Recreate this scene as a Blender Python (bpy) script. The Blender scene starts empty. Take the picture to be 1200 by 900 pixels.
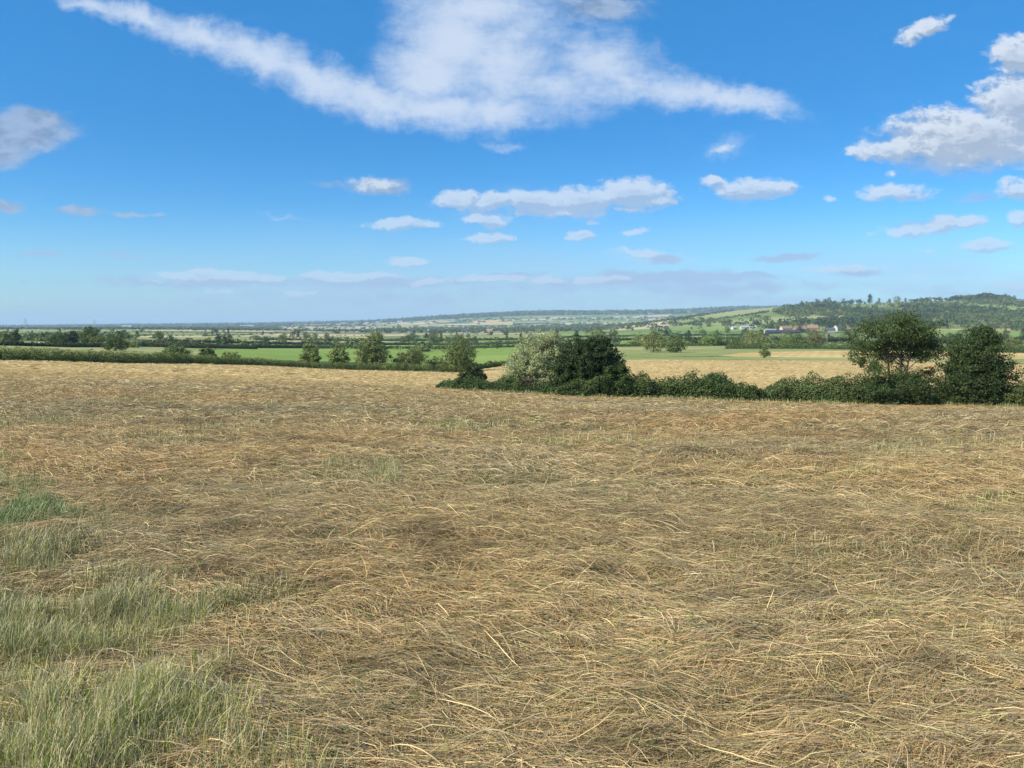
import bpy, math, numpy as np
from mathutils import Vector, Matrix
R = math.radians
rng = np.random.default_rng(7)
SC = bpy.context.scene
COL = SC.collection

# ------------------------------------------------------------------ camera, light, exposure
EYE = 1.6
F = 900.0                       # focal length in photograph pixels (1200 wide)
HY = 379.0                      # eye level in the photograph
TH = math.atan((450 - HY) / F)
cam = bpy.data.cameras.new('camera')
cam.sensor_width = 36; cam.lens = 36 * F / 1200
cam.clip_start = 0.05; cam.clip_end = 120000
camo = bpy.data.objects.new('camera', cam); COL.objects.link(camo)
camo.location = (0, 0, EYE); camo.rotation_euler = (R(90) - TH, 0, 0)
SC.camera = camo

SUN_EL, SUN_AZ = 37.0, -118.0    # azimuth clockwise from +Y (view direction)
world = bpy.data.worlds.new('World'); SC.world = world; world.use_nodes = True
sun = bpy.data.lights.new('sun', 'SUN'); sun.energy = 4.4; sun.angle = R(0.6); sun.color = (1, .93, .80)
suno = bpy.data.objects.new('sun', sun); COL.objects.link(suno)
sd = Vector((math.sin(R(SUN_AZ)) * math.cos(R(SUN_EL)), math.cos(R(SUN_AZ)) * math.cos(R(SUN_EL)), math.sin(R(SUN_EL))))
suno.rotation_euler = sd.to_track_quat('Z', 'Y').to_euler(); suno.location = sd * 50
SC.view_settings.view_transform = 'Standard'; SC.view_settings.look = 'None'
SC.view_settings.exposure = 0.8; SC.view_settings.gamma = 1.0
SC.render.engine = 'CYCLES'
cy = SC.cycles
cy.max_bounces = 5; cy.diffuse_bounces = 3; cy.glossy_bounces = 1; cy.transmission_bounces = 3
cy.transparent_max_bounces = 6; cy.volume_bounces = 0; cy.use_denoising = True
try: cy.denoiser = 'OPENIMAGEDENOISE'
except Exception: pass

# ------------------------------------------------------------------ node helpers
class NT:
    def __init__(s, nt): s.t = nt; s.n = nt.nodes; s.l = nt.links
    def new(s, ty, **kw):
        n = s.n.new(ty)
        for k, v in kw.items(): setattr(n, k, v)
        return n
    def put(s, sock, v):
        if isinstance(v, bpy.types.NodeSocket): s.l.new(v, sock)
        elif v is not None: sock.default_value = v
    def math(s, op, a, b=None, c=None, clamp=False):
        n = s.new('ShaderNodeMath', operation=op); n.use_clamp = clamp
        for i, v in enumerate((a, b, c)):
            if v is not None: s.put(n.inputs[i], v)
        return n.outputs[0]
    def vec(s, op, a, b=None, scale=None):
        n = s.new('ShaderNodeVectorMath', operation=op)
        s.put(n.inputs[0], a)
        if b is not None: s.put(n.inputs[1], b)
        if scale is not None: s.put(n.inputs['Scale'], scale)
        return n.outputs[0]
    def mix(s, f, a, b):
        n = s.new('ShaderNodeMix', data_type='RGBA')
        s.put(n.inputs[0], f); s.put(n.inputs[6], a); s.put(n.inputs[7], b)
        return n.outputs[2]
    def smooth(s, v, lo, hi, a=0.0, b=1.0):
        n = s.new('ShaderNodeMapRange', interpolation_type='SMOOTHSTEP')
        s.put(n.inputs[0], v); s.put(n.inputs[1], lo); s.put(n.inputs[2], hi); s.put(n.inputs[3], a); s.put(n.inputs[4], b)
        return n.outputs[0]
    def noise(s, v, scale, detail=4, rough=0.5, dist=0.0):
        n = s.new('ShaderNodeTexNoise'); n.normalize = True
        s.put(n.inputs['Vector'], v); s.put(n.inputs['Scale'], scale)
        n.inputs['Detail'].default_value = detail; n.inputs['Roughness'].default_value = rough; n.inputs['Distortion'].default_value = dist
        return n.outputs[0]
def c4(c): return (c[0], c[1], c[2], 1.0)

# ------------------------------------------------------------------ sky with clouds (directions of the sky, at infinity)
def uv_of(px, py):
    v = (450 - py) / F; u = (px - 600) / F
    d = math.cos(TH) + v * math.sin(TH)
    return u / d, (v * math.cos(TH) - math.sin(TH)) / d

CUM = [  # sunlit cumulus: px, py, rx, ry, turn in degrees, strength
 (1150,160,105,34,-4,1.25),(1190,122,55,38,0,1.25),(1110,165,60,26,0,1.1),(1050,176,62,15,4,1.0),(1056,146,32,13,5,.8),(1000,178,22,7,0,.7),
 (1190,64,34,26,0,1.2),(1082,35,40,13,22,.9),(1110,22,16,8,30,.7),
 (880,221,52,15,0,1.15),(840,212,26,8,-6,.9),(905,222,34,12,0,1),
 (538,234,38,12,0,1.1),(575,236,40,12,0,1.1),(625,235,52,14,2,1.15),(685,233,54,16,2,1.15),(742,226,46,18,2,1.2),(770,236,30,10,0,1),(655,248,80,8,0,.8),(735,246,50,6,0,.7),
 (571,257,29,9,0,1.05),(470,262,46,9,0,1.0),(575,278,30,8,3,1.05),(682,276,20,7,3,1.1),(740,272,22,5,6,.7),(690,259,14,5,0,.6),
 (480,307,30,8,4,.9),(752,296,48,6,0,.65),(848,176,26,9,15,.55),
 (1050,225,54,13,0,.9),(1115,262,46,9,6,1.0),(1060,272,48,8,2,.85),(1155,288,34,9,0,1.15),(1195,222,32,15,0,.95),(1198,257,26,12,0,.95),
 (245,323,62,7,-2,1.1),(300,327,50,5,0,.8),(405,325,58,7,2,1.1),(200,329,40,4,0,.7),(590,325,40,5,0,.8),(640,328,40,5,0,.8),(445,323,30,4,0,.7),(690,329,24,6,4,.95),(725,327,26,5,0,.7),(985,315,52,5,2,.8),(350,345,36,3,0,.7),(265,343,26,4,0,.7),(560,328,50,5,2,.75),(500,331,24,5,0,.8),
 (440,217,42,10,-3,.75),(1045,202,12,5,0,.6),(970,232,14,6,0,.6),(1090,297,10,4,0,.6),(1080,325,14,5,0,.6),(1120,312,9,3,0,.6),
 (1185,335,60,8,0,.6)]
GRY = [  # clouds seen from their shaded side
 (14,158,78,26,4,1.15),(-10,174,56,24,0,1.1),(44,138,52,14,-6,.9),(700,8,75,22,0,.8),(90,248,34,6,0,.95),(152,251,26,4,0,.85),(185,252,10,3,0,.7),(8,239,26,8,-8,.95),
 (50,295,34,4,0,.8),(140,299,42,4,0,.75),(445,219,44,11,-3,.85),(778,303,24,6,3,1.0),(790,325,120,10,0,1.1),(870,322,60,6,0,.9),(720,330,60,8,0,.9),(480,328,70,6,0,.7),(620,326,60,5,0,.7),(700,330,80,9,0,.8),(920,302,52,6,3,.85),(1010,319,60,6,0,.7),
 (240,331,240,9,0,.7),(450,332,200,9,0,.75),(850,337,220,13,0,.7),(600,322,50,5,2,.8),(390,216,30,8,0,.5),(660,335,300,16,0,.55),(1120,170,110,40,0,.9),(1100,262,90,12,4,.6),(1150,232,70,12,0,.5),(470,348,420,18,0,.5),(880,350,300,16,0,.45),(1130,345,160,14,0,.45)]
CIR = [  # high thin cloud
 (110,6,55,12,-14,1.0),(165,22,70,17,-16,1.1),(235,44,80,21,-17,1.15),(305,66,82,25,-22,1.2),(370,95,84,27,-24,1.2),(440,118,82,26,-14,1.2),(510,130,90,26,-4,1.2),(575,130,80,26,2,1.15),
 (530,52,72,76,0,1.3),(505,85,62,50,0,1.25),(585,75,84,66,-10,1.1),(610,35,60,42,0,.9),(650,100,90,40,0,.95),(705,78,66,44,-10,1.05),(740,95,55,28,-16,1.0),(560,5,90,46,0,1.15),
 (790,108,80,21,-6,1.05),(850,113,74,17,-4,1.2),(895,120,42,12,-8,.95),(590,172,34,7,-8,.6),(848,176,34,12,16,.6),(330,253,36,4,-8,.45),(930,130,30,10,-20,.5),(760,300,70,9,0,.5),(640,240,170,26,0,.35),(1100,320,160,12,0,.3)]

def build_sky():
    w = NT(world.node_tree)
    for n in list(w.n): w.n.remove(n)
    tc = w.new('ShaderNodeTexCoord')
    sep = w.new('ShaderNodeSeparateXYZ'); w.l.new(tc.outputs['Generated'], sep.inputs[0])
    yy = w.math('MAXIMUM', sep.outputs[1], 0.02)
    U = w.math('DIVIDE', sep.outputs[0], yy); V = w.math('DIVIDE', sep.outputs[2], yy)
    cmb = w.new('ShaderNodeCombineXYZ'); w.put(cmb.inputs[0], U); w.put(cmb.inputs[1], V)
    P = w.vec('SCALE', cmb.outputs[0], scale=10.0)          # 1 unit = 90 photograph pixels
    def field_group(name, blobs):
        g = bpy.data.node_groups.new(name, 'ShaderNodeTree'); G = NT(g)
        g.interface.new_socket('P', in_out='INPUT', socket_type='NodeSocketVector')
        g.interface.new_socket('F', in_out='OUTPUT', socket_type='NodeSocketFloat')
        gi = G.new('NodeGroupInput'); go = G.new('NodeGroupOutput')
        acc = None
        for (px, py, rx, ry, a, s) in blobs:
            u, v = uv_of(px, py)
            m = G.new('ShaderNodeMapping', vector_type='TEXTURE')
            m.inputs['Location'].default_value = (u * 10, v * 10, 0)
            m.inputs['Rotation'].default_value = (0, 0, R(a))
            m.inputs['Scale'].default_value = (rx * 1.45 / 90, ry * 1.45 / 90, 1)
            G.l.new(gi.outputs[0], m.inputs['Vector'])
            gr = G.new('ShaderNodeTexGradient', gradient_type='SPHERICAL'); G.l.new(m.outputs[0], gr.inputs[0])
            t = G.math('MULTIPLY', gr.outputs[1], s)
            acc = t if acc is None else G.math('SMOOTH_MAX', acc, t, 0.12)
        G.l.new(acc, go.inputs[0])
        return g
    gc = field_group('cumulus_field', CUM); gg = field_group('shaded_cloud_field', GRY); gk = field_group('cirrus_field', CIR)
    def use(g, p):
        n = w.new('ShaderNodeGroup'); n.node_tree = g; w.put(n.inputs[0], p); return n.outputs[0]
    # slow warp of the coordinates
    wn = w.new('ShaderNodeTexNoise'); w.put(wn.inputs['Vector'], P); wn.inputs['Scale'].default_value = 2.6; wn.inputs['Detail'].default_value = 7; wn.inputs['Roughness'].default_value = .62
    warp = w.vec('SCALE', w.vec('SUBTRACT', wn.outputs[1], (.5, .5, .5)), scale=0.22)
    Pw = w.vec('ADD', P, warp)
    def cum(p):
        f = use(gc, p)
        q = w.vec('MULTIPLY', p, (1, 1.8, 1))
        n1 = w.noise(q, 3.2, 7, .58)
        n2 = w.noise(q, 8.0, 6, .62)
        t = w.math('ADD', f, w.math('MULTIPLY', w.math('SUBTRACT', n1, .5), 1.0))
        t = w.math('ADD', t, w.math('MULTIPLY', w.math('SUBTRACT', n2, .5), .62))
        return f, t
    f0, t0 = cum(Pw)
    ld = (-0.06, 0.085, 0)
    f1, t1 = cum(w.vec('ADD', Pw, ld))
    dens = w.smooth(t0, .27, w.smooth(V, .05, .2, .50, .68))
    gate = w.smooth(f0, .04, .22)
    dens = w.math('MULTIPLY', dens, gate)
    lit = w.smooth(w.math('SUBTRACT', t0, t1), -.16, .26)
    thick = w.smooth(t0, .75, 1.25)
    lit2 = w.math('MULTIPLY', lit, w.math('SUBTRACT', 1.0, w.math('MULTIPLY', thick, .55)))
    # shaded clouds
    fg = use(gg, Pw); qn = w.vec('MULTIPLY', Pw, (1, 2.4, 1)); ng = w.noise(qn, 2.6, 6, .55)
    tg = w.math('ADD', fg, w.math('MULTIPLY', w.math('SUBTRACT', ng, .5), .8))
    dg = w.math('MULTIPLY', w.smooth(tg, .22, .70), w.smooth(fg, .02, .3))
    dg = w.math('MULTIPLY', dg, .85)
    # high thin cloud
    rot = w.new('ShaderNodeMapping'); rot.inputs['Rotation'].default_value = (0, 0, R(14)); rot.inputs['Scale'].default_value = (.8, 2.1, 1); w.put(rot.inputs[0], P)
    nk = w.noise(rot.outputs[0], 2.2, 9, .66, .4)
    nk2 = w.noise(P, 9, 6, .72)
    fk = use(gk, w.vec('ADD', P, w.vec('SCALE', w.vec('SUBTRACT', wn.outputs[1], (.5, .5, .5)), scale=.5)))
    tk = w.math('ADD', fk, w.math('MULTIPLY', w.math('SUBTRACT', nk, .5), .80))
    tk = w.math('ADD', tk, w.math('MULTIPLY', w.math('SUBTRACT', nk2, .5), .34))
    dk = w.math('MULTIPLY', w.smooth(tk, .02, 1.18), w.smooth(fk, .0, .3))
    dk = w.math('MULTIPLY', dk, .86)
    sky = w.new('ShaderNodeTexSky', sky_type='NISHITA'); sky.sun_disc = False
    sky.sun_elevation = R(SUN_EL); sky.sun_rotation = R(SUN_AZ); sky.altitude = 100
    sky.air_density = SKY_AIR; sky.dust_density = SKY_DUST; sky.ozone_density = SKY_OZONE
    hs = w.new('ShaderNodeHueSaturation'); w.put(hs.inputs['Color'], sky.outputs[0]); hs.inputs['Saturation'].default_value = SKY_SAT; hs.inputs['Value'].default_value = SKY_VAL; hs.inputs['Hue'].default_value = SKY_HUE
    h2 = w.new('ShaderNodeHueSaturation'); w.put(h2.inputs['Color'], w.vec('MULTIPLY', hs.outputs[0], SKY_TINT)); h2.inputs['Saturation'].default_value = 1.085
    col = w.mix(w.smooth(V, .08, .34, 0.0, .5), h2.outputs[0], (.31, 1.78, 4.15, 1))
    k = CLOUD_K
    col = w.mix(dk, col, c4((7.1 * k, 8.1 * k, 9.6 * k)))
    nv = w.noise(w.vec('MULTIPLY', P, (.35, 1.6, 1)), 1.2, 4, .5)     # thin veil low over the horizon
    veil = w.math('MULTIPLY', w.math('MULTIPLY', w.smooth(V, .012, .16, 1.0, 0.0), w.smooth(U, -.75, -.1, .45, 1.0)), w.smooth(nv, .25, .65, .35, .85))
    col = w.mix(veil, col, c4((4.3 * k, 6.3 * k, 9.0 * k)))
    col = w.mix(dg, col, w.mix(w.smooth(V, .08, .2), c4((4.0 * k, 5.6 * k, 8.2 * k)), w.mix(w.smooth(ng, .35, .6), c4((2.7 * k, 3.7 * k, 5.3 * k)), c4((4.0 * k, 5.2 * k, 7.3 * k)))))
    hz = w.smooth(V, .0, .30)                     # clouds low on the horizon are seen through more air
    white = w.mix(hz, c4((6.0 * k, 7.5 * k, 9.5 * k)), c4((7.9 * k, 8.6 * k, 9.5 * k)))
    grey = w.mix(hz, c4((4.4 * k, 5.9 * k, 8.4 * k)), c4((4.3 * k, 5.2 * k, 6.6 * k)))
    cc = w.mix(lit2, grey, white)
    col = w.mix(w.math('MULTIPLY', dens, w.smooth(V, .05, .25, .62, .88)), col, cc)
    bg = w.new('ShaderNodeBackground'); w.put(bg.inputs[0], col); bg.inputs[1].default_value = 0.1
    out = w.new('ShaderNodeOutputWorld'); w.l.new(bg.outputs[0], out.inputs[0])
    world.cycles.sampling_method = 'MANUAL'; world.cycles.sample_map_resolution = 512
SKY_TINT = (.565, .795, .95)
SKY_AIR, SKY_DUST, SKY_OZONE, SKY_SAT, SKY_VAL, SKY_HUE, CLOUD_K = 1.0, 0.4, 4.0, 1.15, 1.0, 0.5, 0.56
build_sky()

# ------------------------------------------------------------------ terrain
PXC = [-500,   0, 150, 300, 400, 480, 540, 620, 700, 780, 850, 900, 950,1000,1100,1150,1200,1700]
ROWS = {
 12:  [510,515,518,520,522,524,526,527,528,529,530,530,531,531,532,532,532,532],
 25:  [458,461,464,467,470,472,474,476,478,479,480,480,481,482,482,483,484,484],
 60:  [430,433,437,443,448,453,457,460,463,465,467,469,470,471,472,472,473,473],
 100: [420,422,428,434,439,443,445,448,450,451,451,451,451,452,452,452,452,452],
 150: [412,414,421,428.5,434.5,437,438.5,437,435,434,433,432,432,431,431,432,433,433],
 180: [408,410,417,425,431,434,436,429,426,424.5,424,424,424,424,425,426,427,427],
 230: [404,405,411,419,424,426,427,422,420,418.5,418,418,418,418,419,420,421,421],
 400: [399,400,403,409,413,414,414,411,408,407,406,406,406,407,407,408,408,408],
 700: [395,396,397,401,403,404,404,402,400,399,399,399,399,399,400,400,400,400],
 1100:[391,391.5,392,394,396,396,396,395.5,394.5,393.5,393,393,392,392,392.5,394,394,394],
 1500:[388.5,389,389,390,392,392,392,391,390,388.5,387,385,384,383,383,384,386,386],
 2000:[387,387,387,388,389.5,390,390,389,388,383,376,372,369,367,364,362,363,362],
 2500:[386,386,386,387,388.5,388.5,388.5,387.5,386.5,374,362,357,354.5,353,350,347,350,349],
 3100:[385.5,385.5,385.5,386,387,387,387,386,384,380,376,372,370,368,362,360,362,362],
 5000:[384.5,384.5,384.3,384,383,382.5,381.5,380,379,378,377,377,377,377,377,377,377,377],
 8000:[384,384,382.5,381,378.5,374,369,365,364,363.5,360,359,359,360,362,362,362,362],
 10000:[384,384,382.5,381,379,377,375,372,371,370,368,368,368,368,368,368,368,368],
 15000:[383.5,383.3,381.6,380,378,377,376,376,376,376,376,376,376,376,376,376,376,376],
 30000:[382.8,382.4,380.8,379.4,378.6,378,378,378,378,378,378,378,378,378,378,378,378,378]}
PHI = np.array([math.atan((p - 600) / F) for p in PXC])
rows = sorted(ROWS)
def zrow(Yr, pys):
    out = []
    for p, py, ph in zip(PXC, pys, PHI):
        v = (450 - py) / F
        t = Yr / (math.cos(TH) + v * math.sin(TH))
        out.append(EYE + (v * math.cos(TH) - math.sin(TH)) * t)
    return out
ZT = [np.zeros(len(PXC)), np.zeros(len(PXC)) - .02]; RT = [.3, 2.0]
for y in rows: ZT.append(np.array(zrow(y, ROWS[y]))); RT.append(float(y))
ZT.append(ZT[-1] * 1.0); RT.append(60000.0)
ZT = np.array(ZT); LRT = np.log(np.array(RT))
NF_P, NF_R = 500, 500
phg = np.linspace(PHI[0], PHI[-1], NF_P); lrg = np.linspace(LRT[0], LRT[-1], NF_R)
tmp = np.array([np.interp(phg, PHI, zr) for zr in ZT])
FG = np.array([np.interp(lrg, LRT, tmp[:, j]) for j in range(NF_P)]).T      # rows r, cols phi
def blur(a, k, ax):
    ker = np.hanning(k + 2)[1:-1]; ker /= ker.sum()
    pad = [(0, 0), (0, 0)]; pad[ax] = (k // 2, k // 2)
    b = np.pad(a, pad, mode='edge')
    return np.apply_along_axis(lambda m: np.convolve(m, ker, 'valid'), ax, b)
FG = blur(blur(FG, 13, 0), 21, 1)

def vnoise(x, y, seed=0):
    xi = np.floor(x).astype(np.int64); yi = np.floor(y).astype(np.int64)
    fx = x - xi; fy = y - yi; fx = fx * fx * (3 - 2 * fx); fy = fy * fy * (3 - 2 * fy)
    def h(a, b):
        n = (a * 374761393 + b * 668265263 + seed * 974634777) & 0xffffffff
        n = ((n ^ (n >> 13)) * 1274126177) & 0xffffffff
        return ((n ^ (n >> 16)) & 0xffff) / 65535.0
    return (h(xi, yi) * (1 - fx) + h(xi + 1, yi) * fx) * (1 - fy) + (h(xi, yi + 1) * (1 - fx) + h(xi + 1, yi + 1) * fx) * fy
def fbm(x, y, o=3, seed=0):
    s = 0; a = 1; t = 0
    for i in range(o):
        s = s + a * vnoise(x * 2 ** i + 17.3 * i, y * 2 ** i - 9.1 * i, seed + i); t += a; a *= .5
    return s / t
def sstep(x, a, b):
    t = np.clip((x - a) / (b - a), 0, 1); return t * t * (3 - 2 * t)

def Hbase(x, y):
    x = np.asarray(x, float); y = np.asarray(y, float)
    ph = np.arctan2(x, y)
    Y = np.maximum(np.hypot(x, y) * np.maximum(np.cos(ph), .55), .31)
    # behind the camera ease towards the middle column
    w = sstep(np.abs(ph), 1.0, 2.6)
    ph = np.clip(ph, PHI[0], PHI[-1]) * (1 - w)
    a = (ph - phg[0]) / (phg[1] - phg[0]); b = (np.log(Y) - lrg[0]) / (lrg[1] - lrg[0])
    a = np.clip(a, 0, NF_P - 1.001); b = np.clip(b, 0, NF_R - 1.001)
    ai = a.astype(int); bi = b.astype(int); fa = a - ai; fb = b - bi
    return (FG[bi, ai] * (1 - fa) + FG[bi, ai + 1] * fa) * (1 - fb) + (FG[bi + 1, ai] * (1 - fa) + FG[bi + 1, ai + 1] * fa) * fb
def lumps(x, y):
    r = np.hypot(x, y)
    near = np.exp(-(r / 45.0) ** 2)
    a = (fbm(x * .55, y * 1.0, 3, 11) - .5) * .13 + (fbm(x * 2.1, y * 3.2, 3, 23) - .5) * .11
    big = (fbm(x * .05, y * .07, 2, 5) - .5) * .5 * sstep(r, 8, 40) * (1 - sstep(r, 300, 600))
    return a * (.25 + .75 * near) * (1 - sstep(r, 90, 140)) + big * .5
def H(x, y): return Hbase(x, y) + lumps(x, y)
def Hs(x, y): return float(H(np.array([x]), np.array([y]))[0])

def ray(px, py):
    u = (px - 600) / F; v = (450 - py) / F
    return Vector((u, math.cos(TH) + v * math.sin(TH), v * math.cos(TH) - math.sin(TH)))
def ground_at(px, py, y0=4, y1=40000):
    d = ray(px, py); ys = np.geomspace(y0, y1, 1500)
    t = ys / d.y; x = d.x * t; z = EYE + d.z * t
    below = z < Hbase(x, ys)
    i = int(np.argmax(below)) if below.any() else len(ys) - 1
    return Vector((x[i], ys[i], Hs(x[i], ys[i])))
def at_y(px, Y):
    x = (px - 600) / F * Y * 1.0
    for _ in range(3):
        z = Hs(x, Y); dz = (z - EYE) / Y
        # image column of this point
        dep = math.cos(TH) - dz * math.sin(TH); x = (px - 600) / F * Y * dep
    return Vector((x, Y, Hs(x, Y)))
def project(x, y, z):
    zz = z - EYE
    dep = y * math.cos(TH) - zz * math.sin(TH); up = y * math.sin(TH) + zz * math.cos(TH)
    dep = np.maximum(dep, .01)
    return 600 + F * x / dep, 450 - F * up / dep

# ------------------------------------------------------------------ mesh helpers
def mesh_np(name, V, Fq, mat, col=None, parent=None, smooth=False, mats=None, midx=None):
    me = bpy.data.meshes.new(name)
    V = np.asarray(V, np.float32); Fq = np.asarray(Fq, np.int32); k = Fq.shape[1]
    me.vertices.add(len(V)); me.vertices.foreach_set('co', V.ravel())
    me.loops.add(Fq.size); me.loops.foreach_set('vertex_index', Fq.ravel())
    me.polygons.add(len(Fq)); me.polygons.foreach_set('loop_start', np.arange(0, Fq.size, k, dtype=np.int32))
    if smooth: me.polygons.foreach_set('use_smooth', np.ones(len(Fq), bool))
    for m in (mats or [mat]): me.materials.append(m)
    if midx is not None: me.polygons.foreach_set('material_index', np.asarray(midx, np.int32))
    if col is not None:
        a = me.attributes.new('Col', 'FLOAT_COLOR', 'POINT' if len(col) == len(V) and len(V) != len(Fq) else 'FACE')
        c = np.ones((len(col), 4), np.float32); c[:, :3] = col; a.data.foreach_set('color', c.ravel())
    me.update(calc_edges=True); me.validate(clean_customdata=False) if False else None
    o = bpy.data.objects.new(name, me); COL.objects.link(o)
    if parent: o.parent = parent
    return o
def tag(o, label=None, cat=None, group=None, kind=None):
    if label: o['label'] = label
    if cat: o['category'] = cat
    if group: o['group'] = group
    if kind: o['kind'] = kind
    return o
def empty(name, loc, rz=0, label=None, cat=None, group=None):
    o = bpy.data.objects.new(name, None); COL.objects.link(o); o.location = loc; o.rotation_euler = (0, 0, rz)
    o.empty_display_size = .3
    return tag(o, label, cat, group)
def copy_tree(o, parent=None):
    c = o.copy(); COL.objects.link(c); c.parent = parent
    for ch in list(o.children): copy_tree(ch, c)
    return c
class MB:
    def __init__(s): s.v = []; s.f = []
    def add(s, vs, fs):
        n = len(s.v); s.v += [tuple(p) for p in vs]; s.f += [tuple(i + n for i in f) for f in fs]
    def box(s, x0, x1, y0, y1, z0, z1):
        s.add([(x0,y0,z0),(x1,y0,z0),(x1,y1,z0),(x0,y1,z0),(x0,y0,z1),(x1,y0,z1),(x1,y1,z1),(x0,y1,z1)],
              [(3,2,1,0),(4,5,6,7),(0,1,5,4),(1,2,6,5),(2,3,7,6),(3,0,4,7)])
    def tube(s, pts, rads, k=6):
        pts = [Vector(p) for p in pts]; n0 = len(s.v)
        for i, p in enumerate(pts):
            d = (pts[min(i + 1, len(pts) - 1)] - pts[max(i - 1, 0)]).normalized()
            a = d.cross(Vector((0, 0, 1)) if abs(d.z) < .9 else Vector((1, 0, 0))).normalized(); b = d.cross(a)
            for j in range(k):
                q = p + (a * math.cos(2 * math.pi * j / k) + b * math.sin(2 * math.pi * j / k)) * rads[i]; s.v.append(tuple(q))
        for i in range(len(pts) - 1):
            for j in range(k):
                j2 = (j + 1) % k; s.f.append((n0 + i * k + j, n0 + i * k + j2, n0 + (i + 1) * k + j2, n0 + (i + 1) * k + j))
        s.f.append(tuple(n0 + j for j in range(k))[::-1]); s.f.append(tuple(n0 + (len(pts) - 1) * k + j for j in range(k)))
    def build(s, name, mat, parent=None):
        me = bpy.data.meshes.new(name); me.from_pydata(s.v, [], s.f); me.materials.append(mat); me.update()
        o = bpy.data.objects.new(name, me); COL.objects.link(o); o.parent = parent
        return o

# ------------------------------------------------------------------ materials
def new_mat(name):
    m = bpy.data.materials.new(name); m.use_nodes = True; N = NT(m.node_tree)
    for n in list(N.n): N.n.remove(n)
    return m, N
def plain(name, c, rough=.8, var=.15, scale=1.5):
    m, N = new_mat(name)
    g = N.new('ShaderNodeTexCoord'); nz = N.noise(g.outputs['Object'], scale, 5, .6)
    k = N.math('ADD', 1 - var, N.math('MULTIPLY', nz, 2 * var))
    b = N.new('ShaderNodeBsdfPrincipled'); N.put(b.inputs['Base Color'], N.vec('SCALE', tuple(c), scale=k)); b.inputs['Roughness'].default_value = rough
    b.inputs['Specular IOR Level'].default_value = .25
    o = N.new('ShaderNodeOutputMaterial'); N.l.new(b.outputs[0], o.inputs[0]); return m
def leaf_mat(name, trans=.3, rough=.6, spec=.25, jitter=.18):
    m, N = new_mat(name)
    a = N.new('ShaderNodeAttribute', attribute_name='Col')
    oi = N.new('ShaderNodeObjectInfo')
    k = N.math('ADD', 1 - jitter, N.math('MULTIPLY', oi.outputs['Random'], 2 * jitter))
    col = N.vec('SCALE', a.outputs['Color'], scale=k)
    b = N.new('ShaderNodeBsdfPrincipled'); N.put(b.inputs['Base Color'], col); b.inputs['Roughness'].default_value = rough; b.inputs['Specular IOR Level'].default_value = spec
    t = N.new('ShaderNodeBsdfTranslucent'); N.put(t.inputs[0], col)
    mx = N.new('ShaderNodeMixShader'); mx.inputs[0].default_value = trans
    N.l.new(b.outputs[0], mx.inputs[1]); N.l.new(t.outputs[0], mx.inputs[2])
    o = N.new('ShaderNodeOutputMaterial'); N.l.new(mx.outputs[0], o.inputs[0]); return m
M_LEAF = leaf_mat('leaves')
M_STRAW = leaf_mat('dry_straw', .22, .55, .3, 0)
M_BARK = plain('bark', (.065, .055, .042), .9, .3, 6)

def land_mat(name, cols, scale, bump=0.0, stripes=0.0, ang=0.0, aniso=(1, 1, 1)):
    """crop or grass surface: patches of two or three colours at two sizes"""
    m, N = new_mat(name)
    g = N.new('ShaderNodeNewGeometry'); p = g.outputs['Position']
    mp = N.new('ShaderNodeMapping'); mp.inputs['Rotation'].default_value = (0, 0, R(ang)); mp.inputs['Scale'].default_value = aniso; N.put(mp.inputs[0], p)
    q = mp.outputs[0]
    a = N.noise(q, scale, 6, .6); b_ = N.noise(q, scale * .12, 4, .55); c_ = N.noise(q, scale * 9, 3, .6)
    col = N.mix(N.smooth(a, .35, .65), c4(cols[0]), c4(cols[1]))
    if len(cols) > 2: col = N.mix(N.smooth(b_, .42, .64), col, c4(cols[2]))
    k = N.math('ADD', .62, N.math('MULTIPLY', c_, .76))
    if stripes:
        sx = N.new('ShaderNodeSeparateXYZ'); N.put(sx.inputs[0], q)
        wv = N.math('SINE', N.math('MULTIPLY', sx.outputs[0], stripes))
        k = N.math('MULTIPLY', k, N.math('ADD', 1, N.math('MULTIPLY', wv, .06)))
    col = N.vec('SCALE', col, scale=k)
    b = N.new('ShaderNodeBsdfPrincipled'); N.put(b.inputs['Base Color'], col); b.inputs['Roughness'].default_value = .95; b.inputs['Specular IOR Level'].default_value = .1
    if bump:
        bp = N.new('ShaderNodeBump'); bp.inputs['Strength'].default_value = .8; bp.inputs['Distance'].default_value = bump
        N.put(bp.inputs['Height'], N.math('ADD', a, c_)); N.l.new(bp.outputs[0], b.inputs['Normal'])
    o = N.new('ShaderNodeOutputMaterial'); N.l.new(b.outputs[0], o.inputs[0]); return m

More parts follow.
